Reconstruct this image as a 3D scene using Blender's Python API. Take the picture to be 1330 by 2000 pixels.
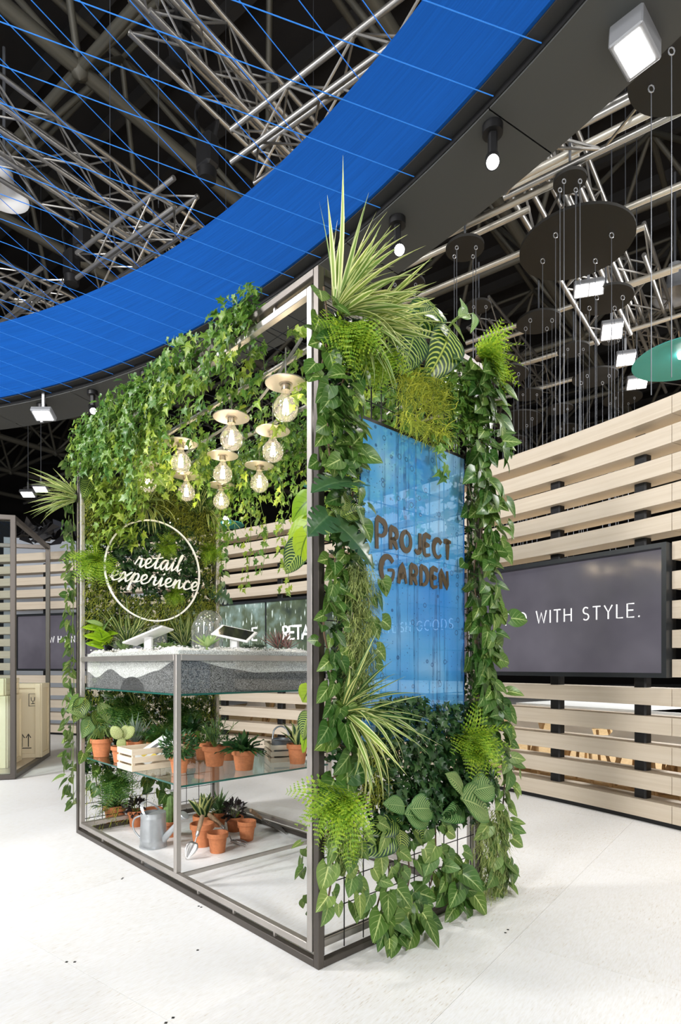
import bpy, bmesh, math, random
from mathutils import Vector, Matrix
from math import sin, cos, pi, radians, sqrt, atan2

for o in list(bpy.data.objects):
    bpy.data.objects.remove(o)
sc = bpy.context.scene
COL = sc.collection
rnd = random.Random(7)
V = Vector

# ------------------------------------------------------------------ camera
FPX, HY, CH = 1165.0, 1300.0, 1.2          # focal length and horizon row in 1330x2000 pixels, eye height
cam = bpy.data.cameras.new('camera')
cam_ob = bpy.data.objects.new('camera', cam)
COL.objects.link(cam_ob)
cam_ob.location = (0, 0, CH)
cam_ob.rotation_euler = (pi/2, 0, 0)
cam.sensor_fit = 'VERTICAL'
cam.sensor_height = 36.0
cam.lens = FPX/2000*36
cam.shift_y = (HY-1000)/2000
cam.clip_end = 200
sc.camera = cam_ob

# ------------------------------------------------------------------ world, hall lights, exposure
w = bpy.data.worlds.new('hall_air'); sc.world = w; w.use_nodes = True
w.node_tree.nodes['Background'].inputs[0].default_value = (.62, .68, .76, 1)
w.node_tree.nodes['Background'].inputs[1].default_value = .17
sc.view_settings.view_transform = 'Standard'
sc.view_settings.look = 'None'
sc.view_settings.exposure = 0.0
sc.view_settings.gamma = 1.0
sc.view_settings.use_curve_mapping = False

def area(name, loc, target, size, power, col=(1, .985, .968), spread=180):
    l = bpy.data.lights.new(name, 'AREA'); l.shape = 'DISK'; l.size = size; l.energy = power; l.color = col
    l.spread = radians(spread)
    o = bpy.data.objects.new(name, l); COL.objects.link(o); o.location = loc
    o.rotation_euler = (V(target)-V(loc)).to_track_quat('-Z', 'Y').to_euler()
    return o
# unseen area lamps outside the view stand in for the hall's flood rigs
area('hall_flood_fill', (1.8, -1.4, 5.8), (.6, 2.4, 0), 1.4, 30)
area('hall_flood_fill', (-3.2, .2, 5.8), (-1.4, 3.2, 0), 1.4, 75)
area('hall_flood_fill', (3.0, 1.4, 5.8), (1.5, 4.2, 0), 1.4, 190)
area('hall_flood_fill', (-6.2, 2.4, 5.8), (-3.6, 7.0, 0), 1.4, 420)
area('hall_flood_fill', (6.6, 4.2, 5.8), (4.6, 7.6, 0), 1.4, 300)
area('hall_flood_fill', (6.8, 9.2, 5.8), (4.0, 8.6, 0), 1.4, 700)  # fill added to brighten the dining area behind the slats
area('front_fill', (5.0, -9.0, 4.4), (-.3, 3.4, 1.5), 1.8, 840)  # unseen frontal fill, added to lift the pavilion's upright faces and interior
area('front_fill', (-7.0, -6.5, 4.2), (-.9, 3.6, 1.3), 1.8, 1020)  # second added fill, from the visitor's other side

def spot(name, loc, target, power, angle=60, col=(1, .96, .9), size=.04, blend=.5):
    l = bpy.data.lights.new(name, 'SPOT'); l.energy = power; l.spot_size = radians(angle); l.spot_blend = blend
    l.color = col; l.shadow_soft_size = size
    o = bpy.data.objects.new(name, l); COL.objects.link(o); o.location = loc
    o.rotation_euler = (V(target)-V(loc)).to_track_quat('-Z', 'Y').to_euler()
    return o
def point(name, loc, power, col=(1, .82, .58), size=.03):
    l = bpy.data.lights.new(name, 'POINT'); l.energy = power; l.color = col; l.shadow_soft_size = size
    o = bpy.data.objects.new(name, l); COL.objects.link(o); o.location = loc
    return o

# a narrow profile spotlight of the hall, left of the visitor, reaches in under the tank
spot('profile_spotlight', (-5.6, .6, 4.6), (-.85, 3.75, .1), 620, 24, size=.10, blend=.6, col=(1, .98, .96))

# ------------------------------------------------------------------ coordinates
UP = V((0, 0, 1))
AX = V((-.6832, .7302, 0)); BX = V((.7302, .6832, 0)); PO = V((-.0866, 2.3456, 0))   # pavilion axes and near corner
LEN, WID, HGT = 2.65, 1.14, 2.78
H1 = V((.6, .8, 0)); H2 = V((-.8, .6, 0))                                              # axes of the hall
def P(t, wv, z): return PO + AX*t + BX*wv + V((0, 0, z))
def ray(u, v): return V(((u-665)/FPX, 1, (HY-v)/FPX))
def at(u, v, z):                       # where the sight line meets the level z
    d = ray(u, v); k = (z-CH)/d.z
    return V((0, 0, CH)) + d*k
def depth(u, v, y): return V((0, 0, CH)) + ray(u, v)*y
def plane_pt(u, v, p0, n):
    d = ray(u, v); c = V((0, 0, CH)); k = (p0-c).dot(n)/d.dot(n)
    return c + d*k
def onB(u, v, d=0.0): return plane_pt(u, v, P(-d, 0, 0), AX)        # end face nearest the camera, d metres proud
def onE(u, v, d=0.0): return plane_pt(u, v, P(LEN-d, 0, 0), AX)     # far end wall, d metres in
def onA(u, v, d=0.0): return plane_pt(u, v, P(0, -d, 0), BX)        # long open side

# ------------------------------------------------------------------ materials
MATS = {}
def nodes_of(m):
    m.use_nodes = True
    return m.node_tree, m.node_tree.nodes, m.node_tree.links
def mat(name, col, rough=.5, metal=0.0, emit=0.0, emit_col=None, spec=.5, noise=None, bump=None, coat=0):
    """noise=(scale, amount, stretch) varies the colour; bump=(scale, strength, stretch)"""
    m = bpy.data.materials.new(name); MATS[name] = m
    nt, N, Lk = nodes_of(m); b = N['Principled BSDF']
    b.inputs['Base Color'].default_value = (*col, 1); b.inputs['Roughness'].default_value = rough
    b.inputs['Metallic'].default_value = metal; b.inputs['Specular IOR Level'].default_value = spec
    b.inputs['Coat Weight'].default_value = coat
    if emit:
        b.inputs['Emission Color'].default_value = (*(emit_col or col), 1); b.inputs['Emission Strength'].default_value = emit
    if noise or bump:
        tc = N.new('ShaderNodeTexCoord')
        def tex(sc_, st):
            mp = N.new('ShaderNodeMapping'); mp.inputs['Scale'].default_value = st
            Lk.new(tc.outputs['Object'], mp.inputs[0])
            n = N.new('ShaderNodeTexNoise'); n.inputs['Scale'].default_value = sc_; n.inputs['Detail'].default_value = 5
            Lk.new(mp.outputs[0], n.inputs['Vector']); return n
        if noise:
            n = tex(noise[0], noise[2] if len(noise) > 2 else (1, 1, 1))
            mr = N.new('ShaderNodeMapRange'); mr.inputs[1].default_value = .3; mr.inputs[2].default_value = .7
            mr.inputs[3].default_value = 1-noise[1]; mr.inputs[4].default_value = 1+noise[1]*.6
            Lk.new(n.outputs['Fac'], mr.inputs[0])
            mx = N.new('ShaderNodeVectorMath'); mx.operation = 'SCALE'; mx.inputs[0].default_value = col
            Lk.new(mr.outputs[0], mx.inputs['Scale']); Lk.new(mx.outputs[0], b.inputs['Base Color'])
        if bump:
            n = tex(bump[0], bump[2] if len(bump) > 2 else (1, 1, 1))
            bp = N.new('ShaderNodeBump'); bp.inputs['Strength'].default_value = bump[1]; bp.inputs['Distance'].default_value = .01
            Lk.new(n.outputs['Fac'], bp.inputs['Height']); Lk.new(bp.outputs[0], b.inputs['Normal'])
    return m
def ramp(N, pts, interp='LINEAR'):
    r = N.new('ShaderNodeValToRGB'); r.color_ramp.interpolation = interp
    e = r.color_ramp.elements
    while len(e) < len(pts): e.new(.5)
    for i, (p, c) in enumerate(pts):
        e[i].position = p; e[i].color = (*c, 1)
    return r
def math_n(N, Lk, op, a, b=None, c=None):
    n = N.new('ShaderNodeMath'); n.operation = op
    for i, x in enumerate((a, b, c)):
        if x is None: continue
        if isinstance(x, (int, float)): n.inputs[i].default_value = x
        else: Lk.new(x, n.inputs[i])
    return n.outputs[0]
def thin_glass(name, tint=(.95, .98, .97), refl=1.0, rough=.02, haze=0):
    m = bpy.data.materials.new(name); MATS[name] = m
    nt, N, Lk = nodes_of(m); N.remove(N['Principled BSDF'])
    t = N.new('ShaderNodeBsdfTransparent'); t.inputs[0].default_value = (*tint, 1)
    g = N.new('ShaderNodeBsdfGlossy'); g.inputs['Roughness'].default_value = rough
    lw = N.new('ShaderNodeLayerWeight'); lw.inputs[0].default_value = .5
    k5 = math_n(N, Lk, 'POWER', lw.outputs['Facing'], 5.0)
    mx = N.new('ShaderNodeMixShader')
    Lk.new(math_n(N, Lk, 'MULTIPLY_ADD', k5, .7*refl, .045*refl), mx.inputs[0])
    body = t.outputs[0]
    if haze:
        di = N.new('ShaderNodeBsdfTranslucent'); di.inputs[0].default_value = (.9, .9, .88, 1); df = N.new('ShaderNodeBsdfDiffuse'); df.inputs[0].default_value = (.9, .9, .88, 1)
        ad = N.new('ShaderNodeMixShader'); ad.inputs[0].default_value = .5; Lk.new(di.outputs[0], ad.inputs[1]); Lk.new(df.outputs[0], ad.inputs[2])
        hz = N.new('ShaderNodeMixShader'); hz.inputs[0].default_value = haze; Lk.new(t.outputs[0], hz.inputs[1]); Lk.new(ad.outputs[0], hz.inputs[2]); body = hz.outputs[0]
    Lk.new(body, mx.inputs[1]); Lk.new(g.outputs[0], mx.inputs[2])
    Lk.new(mx.outputs[0], N['Material Output'].inputs[0])
    return m

def leaf_mat(name, base, pale, kind, rough=.42, vary=.35, transl=.22, tip=None):
    """leaf colours from the leaf's own UV: u runs across (0..1), v from stalk to tip"""
    m = bpy.data.materials.new(name); MATS[name] = m
    nt, N, Lk = nodes_of(m); b = N['Principled BSDF']
    uv = N.new('ShaderNodeUVMap'); uv.uv_map = 'UVMap'
    sp = N.new('ShaderNodeSeparateXYZ'); Lk.new(uv.outputs[0], sp.inputs[0])
    a = math_n(N, Lk, 'ABSOLUTE', math_n(N, Lk, 'MULTIPLY_ADD', sp.outputs[0], 2.0, -1.0))   # 0 midrib .. 1 edge
    v = sp.outputs[1]
    def band(x, lo, hi):
        mr = N.new('ShaderNodeMapRange'); mr.inputs[1].default_value = lo; mr.inputs[2].default_value = hi
        mr.clamp = True; Lk.new(x, mr.inputs[0]); return mr.outputs[0]
    if kind == 'vein':        # pale midrib with branching pale side veins
        k = math_n(N, Lk, 'MULTIPLY_ADD', a, -.42, v)
        s = math_n(N, Lk, 'ABSOLUTE', math_n(N, Lk, 'SINE', math_n(N, Lk, 'MULTIPLY', k, 15.0)))
        side = math_n(N, Lk, 'MULTIPLY', band(s, .30, .02), band(a, .98, .3))
        mid = band(a, .10, .02)
        fac = math_n(N, Lk, 'MAXIMUM', math_n(N, Lk, 'MULTIPLY', side, .6), mid)
    elif kind == 'stripe':    # bright feather stripes between midrib and edge
        k = math_n(N, Lk, 'MULTIPLY_ADD', math_n(N, Lk, 'POWER', a, 1.6), -.30, v)
        s = math_n(N, Lk, 'SINE', math_n(N, Lk, 'MULTIPLY', k, 80.0))
        fac = math_n(N, Lk, 'MULTIPLY', band(s, .1, .7), math_n(N, Lk, 'MULTIPLY', band(a, .97, .8), band(a, .02, .12)))
        fac = math_n(N, Lk, 'MAXIMUM', fac, band(a, .07, .02))
    elif kind == 'edge':      # cream margins
        fac = band(a, .35, .75)
    elif kind == 'centre':    # cream stripe down the middle
        fac = band(a, .5, .2)
    else:                     # plain, faint midrib
        fac = math_n(N, Lk, 'MULTIPLY', band(a, .12, .02), .5)
    mix = N.new('ShaderNodeMix'); mix.data_type = 'RGBA'
    mix.inputs['A'].default_value = (*base, 1); mix.inputs['B'].default_value = (*pale, 1)
    Lk.new(fac, mix.inputs['Factor'])
    oi = N.new('ShaderNodeObjectInfo'); ge = N.new('ShaderNodeNewGeometry')
    r = math_n(N, Lk, 'FRACT', math_n(N, Lk, 'ADD', oi.outputs['Random'], ge.outputs['Random Per Island']))
    hs = N.new('ShaderNodeHueSaturation')
    Lk.new(math_n(N, Lk, 'MULTIPLY_ADD', r, -.05, .52), hs.inputs['Hue'])
    Lk.new(math_n(N, Lk, 'MULTIPLY_ADD', r, vary*2, 1-vary), hs.inputs['Value'])
    Lk.new(mix.outputs['Result'], hs.inputs['Color'])
    Lk.new(hs.outputs[0], b.inputs['Base Color'])
    b.inputs['Roughness'].default_value = rough
    tr = N.new('ShaderNodeBsdfTranslucent')
    hs2 = N.new('ShaderNodeHueSaturation'); hs2.inputs['Value'].default_value = 1.5; hs2.inputs['Hue'].default_value = .485
    Lk.new(hs.outputs[0], hs2.inputs['Color']); Lk.new(hs2.outputs[0], tr.inputs[0])
    ms = N.new('ShaderNodeMixShader'); ms.inputs[0].default_value = transl
    Lk.new(b.outputs[0], ms.inputs[1]); Lk.new(tr.outputs[0], ms.inputs[2])
    Lk.new(ms.outputs[0], N['Material Output'].inputs[0])
    return m

def wood_mat(name, c1, c2, scale, st, rough=.5):
    m = mat(name, c1, rough); nt, N, Lk = nodes_of(m); b = N['Principled BSDF']
    tc = N.new('ShaderNodeTexCoord'); mp = N.new('ShaderNodeMapping'); mp.inputs['Scale'].default_value = st
    Lk.new(tc.outputs['Object'], mp.inputs[0])
    n = N.new('ShaderNodeTexNoise'); n.inputs['Scale'].default_value = scale; n.inputs['Detail'].default_value = 6; n.inputs['Distortion'].default_value = .6
    Lk.new(mp.outputs[0], n.inputs['Vector'])
    r = ramp(N, [(.3, c2), (.62, c1)]); Lk.new(n.outputs['Fac'], r.inputs[0]); Lk.new(r.outputs[0], b.inputs['Base Color'])
    return m

mat('bronze', (.10, .088, .078), .38, .7, noise=(3, .12, (1, 1, .2)))
mat('steel', (.48, .45, .42), .45, .85, noise=(4, .15, (1, 1, .15)))
mat('black_metal', (.012, .012, .013), .45, .3)
mat('wire', (.03, .03, .03), .5, .6)
mat('truss', (.42, .41, .39), .36, .85)
mat('pipe', (.62, .59, .52), .42, .6)
mat('roof_tube', (.105, .10, .08), .55, .25, noise=(2, .25))
mat('roof', (.018, .016, .016), .9)
mat('purlin', (.035, .033, .032), .8)
mat('roof_panel', (.05, .052, .056), .8)
mat('ring_blue', (.004, .070, .305), .85, spec=.12, noise=(6, .16, (.25, .25, 12)), bump=(6, .35, (.25, .25, 12)))
mat('string_blue', (.03, .25, .85), .5)
mat('soffit', (.065, .068, .066), .6)
mat('soffit_dark', (.02, .021, .022), .6)
mat('disc_black', (.013, .012, .010), .7)
mat('cable', (.16, .17, .19), .4, .5)
mat('eyelet', (.6, .62, .66), .3, .8)
mat('teal', (.06, .42, .42), .5)
mat('lamp_grey', (.30, .31, .33), .45, .3)
mat('lamp_glow', (1, 1, 1), .5, emit=9, emit_col=(1, .98, .94))
mat('spot_glow', (1, 1, 1), .5, emit=40, emit_col=(1, .97, .93))
mat('filament', (1, .8, .5), .5, emit=40, emit_col=(1, .84, .58))
mat('brass', (.52, .46, .38), .3, .9)
mat('plate', (.62, .56, .49), .32, .8)
mat('cord', (.33, .32, .30), .6)
mat('terracotta', (.54, .19, .075), .75, noise=(9, .14))
mat('soil', (.02, .014, .01), .95, bump=(60, .6))
mat('zinc', (.50, .53, .55), .38, .55, noise=(9, .2))
mat('zinc_dark', (.30, .32, .34), .45, .5, noise=(9, .2))
mat('tool_steel', (.42, .41, .40), .33, .85)
wood_mat('handle_wood', (.36, .24, .14), (.16, .10, .06), 12, (6, 6, 1))
wood_mat('slat_wood', (.61, .53, .425), (.55, .465, .36), 3, (.35, .35, 14), .5)
wood_mat('pale_wood', (.80, .68, .52), (.70, .56, .40), 4, (1, 1, 9), .55)
wood_mat('crate_ply', (.80, .70, .50), (.74, .62, .42), 3, (1, 1, .3), .55)
wood_mat('beech', (.62, .42, .22), (.5, .32, .15), 5, (4, 4, .6), .5)
wood_mat('osb_raw', (.55, .39, .2), (.36, .23, .1), 24, (1, 1, 1), .7)
mat('white_plastic', (.8, .8, .8), .35)
mat('table_white', (.82, .84, .83), .35)
mat('sign_white', (.90, .88, .83), .5)
mat('lettering_white', (.85, .85, .85), .5, emit=.55)
mat('lettering_faint', (.6, .6, .65), .5, emit=.25)
mat('lettering_brown', (.070, .050, .028), .4)
mat('ink', (.02, .02, .02), .6)
mat('screen_frame', (.018, .021, .024), .4, .2)
mat('tablet_glass', (.015, .015, .017), .08)
mat('stem_green', (.14, .22, .04), .6)
mat('stem_brown', (.10, .06, .03), .7)
mat('cactus', (.13, .22, .06), .6, noise=(40, .4))
mat('opuntia', (.25, .33, .09), .6)
mat('spine', (.75, .68, .45), .6)
mat('mag_paper', (.7, .72, .7), .4)
mat('booth_white', (.55, .6, .68), .7)
thin_glass('glass', (.98, .99, .985)); thin_glass('bulb_glass', (.95, .93, .88), 3.2, haze=.05); thin_glass('shelf_glass', (.93, .98, .96), 1.6)
thin_glass('dome_glass', (.90, .94, .93), 3.6, haze=.10)
mat('glass_edge', (.02, .10, .08), .1)

leaf_mat('moss', (.29, .35, .05), (.3, .36, .06), 'plain', .8, vary=.6, transl=.3)
leaf_mat('moss_yellow', (.33, .42, .05), (.33, .4, .05), 'plain', .8, vary=.5, transl=.3)
leaf_mat('moss_pale', (.30, .38, .13), (.3, .38, .14), 'plain', .8, vary=.5, transl=.3)
leaf_mat('syngonium', (.055, .14, .022), (.40, .52, .20), 'vein', .34)
leaf_mat('syngonium_light', (.10, .20, .045), (.42, .52, .20), 'vein', .38)
leaf_mat('calathea', (.012, .055, .018), (.36, .50, .10), 'stripe', .36, vary=.18)
leaf_mat('calathea_pale', (.07, .19, .05), (.42, .55, .22), 'stripe', .4, vary=.15)
leaf_mat('spider', (.15, .26, .045), (.62, .68, .32), 'edge', .45, vary=.25)
leaf_mat('spider_dark', (.05, .13, .03), (.55, .60, .24), 'centre', .42, vary=.3)
leaf_mat('fern', (.20, .36, .025), (.3, .42, .04), 'plain', .55, vary=.3, transl=.3)
leaf_mat('fern_dark', (.05, .14, .02), (.09, .2, .03), 'plain', .5, vary=.35)
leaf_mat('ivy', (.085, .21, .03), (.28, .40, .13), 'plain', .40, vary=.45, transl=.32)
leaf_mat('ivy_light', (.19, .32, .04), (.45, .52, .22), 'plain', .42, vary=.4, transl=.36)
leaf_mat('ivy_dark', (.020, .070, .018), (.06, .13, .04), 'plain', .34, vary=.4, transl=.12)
leaf_mat('monstera', (.035, .10, .035), (.12, .22, .10), 'plain', .28, vary=.15, transl=.15)
leaf_mat('philodendron', (.24, .42, .015), (.05, .12, .01), 'vein', .4, vary=.3, transl=.3)
leaf_mat('snake', (.02, .06, .022), (.5, .55, .2), 'edge', .4, vary=.2, transl=.1)
leaf_mat('succulent', (.27, .42, .16), (.45, .55, .28), 'plain', .5, vary=.2, transl=.25)
leaf_mat('succulent_grey', (.20, .27, .21), (.4, .46, .34), 'plain', .5, vary=.2, transl=.15)
leaf_mat('aloe_red', (.10, .13, .10), (.35, .14, .12), 'edge', .5, vary=.2, transl=.1)
leaf_mat('rosemary', (.09, .19, .07), (.2, .3, .15), 'plain', .5, vary=.3)
leaf_mat('bush_dark', (.030, .10, .026), (.07, .15, .04), 'plain', .36, vary=.4, transl=.15)
leaf_mat('purple_leaf', (.035, .028, .028), (.06, .05, .05), 'plain', .4, vary=.4, transl=.08)

# ------------------------------------------------------------------ mesh building
class MB:
    def __init__(s): s.v = []; s.f = []; s.uv = []
    def add(s, vs, fs, uv=None):
        n = len(s.v); s.v += [tuple(x) for x in vs]; s.f += [tuple(i+n for i in q) for q in fs]
        s.uv += list(uv) if uv else [(0.5, 0.5)]*len(vs)
        return s
    def hexa(s, c):            # eight corners: bottom ring then top ring
        return s.add(c, [(3, 2, 1, 0), (4, 5, 6, 7), (0, 1, 5, 4), (1, 2, 6, 5), (2, 3, 7, 6), (3, 0, 4, 7)])
    def box(s, c, d, ax=None, ay=None, az=None):
        ax = V((1, 0, 0)) if ax is None else ax; ay = V((0, 1, 0)) if ay is None else ay; az = UP if az is None else az
        c = V(c); x, y, z = ax*(d[0]/2), ay*(d[1]/2), az*(d[2]/2)
        return s.hexa([c-x-y-z, c+x-y-z, c+x+y-z, c-x+y-z, c-x-y+z, c+x-y+z, c+x+y+z, c-x+y+z])
    def pbox(s, t0, t1, w0, w1, z0, z1):
        return s.hexa([P(t0, w0, z0), P(t0, w1, z0), P(t1, w1, z0), P(t1, w0, z0), P(t0, w0, z1), P(t0, w1, z1), P(t1, w1, z1), P(t1, w0, z1)])
    def path(s, pts, r, n=6, cap=True):
        pts = [V(p) for p in pts]; rs = r if isinstance(r, (list, tuple)) else [r]*len(pts)
        base = len(s.v); vs = []; fs = []; prev = None
        for i, p in enumerate(pts):
            d = (pts[min(i+1, len(pts)-1)] - pts[max(i-1, 0)])
            d = d.normalized() if d.length > 1e-9 else UP
            if prev is None:
                x = d.cross(UP) if abs(d.z) < .95 else d.cross(V((1, 0, 0)))
            else:
                x = prev - d*prev.dot(d)
            x.normalize(); prev = x; y = d.cross(x)
            for k in range(n):
                a = 2*pi*k/n; vs.append(p + (x*cos(a)+y*sin(a))*rs[i])
        m = len(pts)
        for i in range(m-1):
            for k in range(n):
                a, b = i*n+k, i*n+(k+1) % n
                fs.append((a, a+n, b+n, b))
        if cap:
            fs.append(tuple(range(n))); fs.append(tuple(reversed(range((m-1)*n, m*n))))
        return s.add(vs, fs)
    def lathe(s, prof, n=20, c=(0, 0, 0), axis=None, close=False):
        c = V(c); az = V(axis).normalized() if axis is not None else UP
        ax = az.cross(V((0, 1, 0)) if abs(az.y) < .9 else V((1, 0, 0))).normalized(); ay = az.cross(ax)
        vs = []; fs = []
        for r, z in prof:
            for k in range(n):
                a = 2*pi*k/n; vs.append(c + az*z + (ax*cos(a)+ay*sin(a))*r)
        m = len(prof)
        for i in range(m-1 + (1 if close else 0)):
            for k in range(n):
                j = (i+1) % m
                fs.append((i*n+k, i*n+(k+1) % n, j*n+(k+1) % n, j*n+k))
        return s.add(vs, fs)
    def ribbon(s, pts, width, depth, to):  # flat stroke in a local XY plane, to(x,y,z) maps to the world
        n = len(pts); L = []; R = []
        for i in range(n):
            a = V(pts[max(i-1, 0)]); b = V(pts[min(i+1, n-1)]); d = (b-a)
            d = d.normalized() if d.length > 1e-9 else V((1, 0))
            ww = width[i] if isinstance(width, (list, tuple)) else width
            nn = V((-d.y, d.x))*(ww/2); p = V(pts[i])
            if i == 0: p = p - d*ww*.35
            if i == n-1: p = p + d*ww*.35
            L.append(p+nn); R.append(p-nn)
        vs = []
        for i in range(n):
            vs += [to(L[i].x, L[i].y, 0), to(R[i].x, R[i].y, 0), to(L[i].x, L[i].y, depth), to(R[i].x, R[i].y, depth)]
        fs = [(0, 1, 3, 2), (4*n-4, 4*n-2, 4*n-1, 4*n-3)]
        for i in range(n-1):
            a, b = 4*i, 4*i+4
            fs += [(a+2, a+3, b+3, b+2), (a+1, a, b, b+1), (a, a+2, b+2, b), (a+3, a+1, b+1, b+3)]
        return s.add(vs, fs)
    def mesh(s, name, m, smooth=None):
        me = bpy.data.meshes.new(name); me.from_pydata(s.v, [], s.f); me.update()
        u = me.uv_layers.new(name='UVMap')
        li = [0]*len(me.loops); me.loops.foreach_get('vertex_index', li)
        fl = []
        for i in li: fl += s.uv[i]
        u.data.foreach_set('uv', fl)
        me.materials.append(MATS[m])
        if smooth is not None:
            me.polygons.foreach_set('use_smooth', [True]*len(me.polygons))
            if smooth < 179: me.set_sharp_from_angle(angle=radians(smooth))
        return me
    def obj(s, name, m, parent=None, smooth=None, bevel=0):
        me = s.mesh(name, m, smooth)
        if bevel:
            bm = bmesh.new(); bm.from_mesh(me)
            bmesh.ops.bevel(bm, geom=bm.edges[:], offset=bevel, segments=1, affect='EDGES', clamp_overlap=True)
            bm.to_mesh(me); bm.free()
        return put(name, me, parent)

def put(name, me, parent=None, M=None):
    """link mesh data as an object; M is its world matrix, given that parents are only moved, never turned"""
    o = bpy.data.objects.new(name, me); COL.objects.link(o)
    W = M if M is not None else Matrix.Identity(4)
    if parent is not None:
        o.parent = parent
        W = Matrix.Translation(-wloc(parent)) @ W
    o.matrix_basis = W
    return o
WL = {}
def wloc(o): return WL.get(o.name, V((0, 0, 0)))
def thing(name, label, cat, loc, group=None):
    o = bpy.data.objects.new(name, None); COL.objects.link(o); o.location = loc; o.empty_display_size = .05
    WL[o.name] = V(loc); tag(o, label, cat, group); return o
def tag(o, label, cat=None, group=None, kind=None):
    if label: o['label'] = label
    if cat: o['category'] = cat
    if group: o['group'] = group
    if kind: o['kind'] = kind
    return o
def struct(o, label=None):
    o['kind'] = 'structure'
    if label: o['label'] = label; 
    return o
CYL = {}
def rod(name, p0, p1, r, m, parent=None, n=8):
    """a straight tube: a shared unit cylinder stretched between two points"""
    k = (m, n)
    if k not in CYL:
        b = MB(); b.path([(0, 0, 0), (0, 0, 1)], 1, n); CYL[k] = b.mesh('tube', m, 50)
    p0, p1 = V(p0), V(p1); d = p1-p0
    Q = d.to_track_quat('Z', 'Y').to_matrix().to_4x4()
    return put(name, CYL[k], parent, Matrix.Translation(p0) @ Q @ Matrix.Diagonal((r, r, d.length, 1)))
def place(pos, d, nrm, s=1.0, sx=None):
    """matrix for a leaf: +Y along d, +Z towards nrm"""
    y = V(d).normalized(); n = V(nrm); z = n - y*n.dot(y)
    if z.length < 1e-4: z = y.orthogonal()
    z.normalize(); x = y.cross(z)
    M = Matrix((x, y, z)).transposed().to_4x4()
    return Matrix.Translation(V(pos)) @ M @ Matrix.Diagonal((sx or s, s, s, 1))
def rvec(a=1.0): return V((rnd.uniform(-a, a), rnd.uniform(-a, a), rnd.uniform(-a, a)))
def smooth_path(pts, k=6):
    pts = [V(p) for p in pts]; out = []
    for i in range(len(pts)-1):
        p0, p1, p2, p3 = pts[max(i-1, 0)], pts[i], pts[i+1], pts[min(i+2, len(pts)-1)]
        for j in range(k):
            t = j/k
            out.append(.5*((2*p1)+(p2-p0)*t+(2*p0-5*p1+4*p2-p3)*t*t+(3*p1-p0-3*p2+p3)*t**3))
    out.append(pts[-1]); return out
# ================================================================== floor, hall, slatted wall
def osb_white():
    m = mat('floor_white', (.84, .845, .85), .45); nt, N, Lk = nodes_of(m); b = N['Principled BSDF']
    tc = N.new('ShaderNodeTexCoord')
    def flakes(rot, sc_, st, seed):
        mp = N.new('ShaderNodeMapping'); mp.inputs['Rotation'].default_value = (0, 0, rot); mp.inputs['Scale'].default_value = st
        mp.inputs['Location'].default_value = (seed, seed*1.7, 0)
        Lk.new(tc.outputs['Object'], mp.inputs[0]); n = N.new('ShaderNodeTexNoise'); n.inputs['Scale'].default_value = sc_
        n.inputs['Detail'].default_value = 3; Lk.new(mp.outputs[0], n.inputs['Vector']); return n.outputs['Fac']
    f1 = flakes(.5, 26, (1, 6, 1), 1); f2 = flakes(1.9, 24, (1, 7, 1), 5); f3 = flakes(0, 1.1, (1, 1, 1), 3)
    k = math_n(N, Lk, 'MAXIMUM', f1, f2)
    k2 = math_n(N, Lk, 'MULTIPLY_ADD', f3, .35, k)
    r = ramp(N, [(.62, (.86, .865, .87)), (.86, (.80, .79, .765)), (.98, (.62, .56, .48))])
    Lk.new(k2, r.inputs[0]); Lk.new(r.outputs[0], b.inputs['Base Color'])
    bp = N.new('ShaderNodeBump'); bp.inputs['Strength'].default_value = .18; bp.inputs['Distance'].default_value = .004
    Lk.new(k, bp.inputs['Height']); Lk.new(bp.outputs[0], b.inputs['Normal'])
osb_white()
mat('joint', (.42, .40, .37), .8)
b = MB(); b.box((0, 12, -.035), (90, 90, .03))
floor = struct(b.obj('floor', 'joint'), 'white painted chipboard floor of the hall')
b = MB(); b.box((0, 0, 0), (1.2485, 2.0485, .02)); pan = b.mesh('floor_panel', 'floor_white')
# panels follow the hall axes; one shared mesh, laid as far as the joints can be seen
q = Matrix((H1, H2, UP)).transposed().to_4x4()
sbp = MB(); sbp.box((0, 0, 0), (.009, .009, .002)); screw = sbp.mesh('screw', 'ink')
for i in range(-6, 11):
    for j in range(-6, 9):
        c = H1*(1.264+1.25*(i+.5)) + H2*(.956+2.05*(j+.5))
        if c.y < -2.5 or c.y > 11 or abs(c.x) > 1.2+c.y*.75: continue
        p = put('floor_panel', pan, floor, Matrix.Translation(c+V((0, 0, -.01))) @ q)
b = MB(); b.box((0, 12, -.016), (90, 90, .002))
for (u, v) in ((130, 1879), (146, 1879), (324, 1998), (338, 1988), (388, 1770), (393, 1772), (386, 1856), (238, 1717), (240, 1715), (992, 1816), (987, 1822)):
    put('screw', screw, floor, Matrix.Translation(at(u, v, 0)+V((0, 0, .0006))))
b = MB(); b.box((0, 14, -.015), (90, 90, .001))
far = b.mesh('floor_far', 'floor_white')
o = put('floor_sheet', far, floor)          # beyond the panels the same painted board carries on, a hair lower

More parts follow.
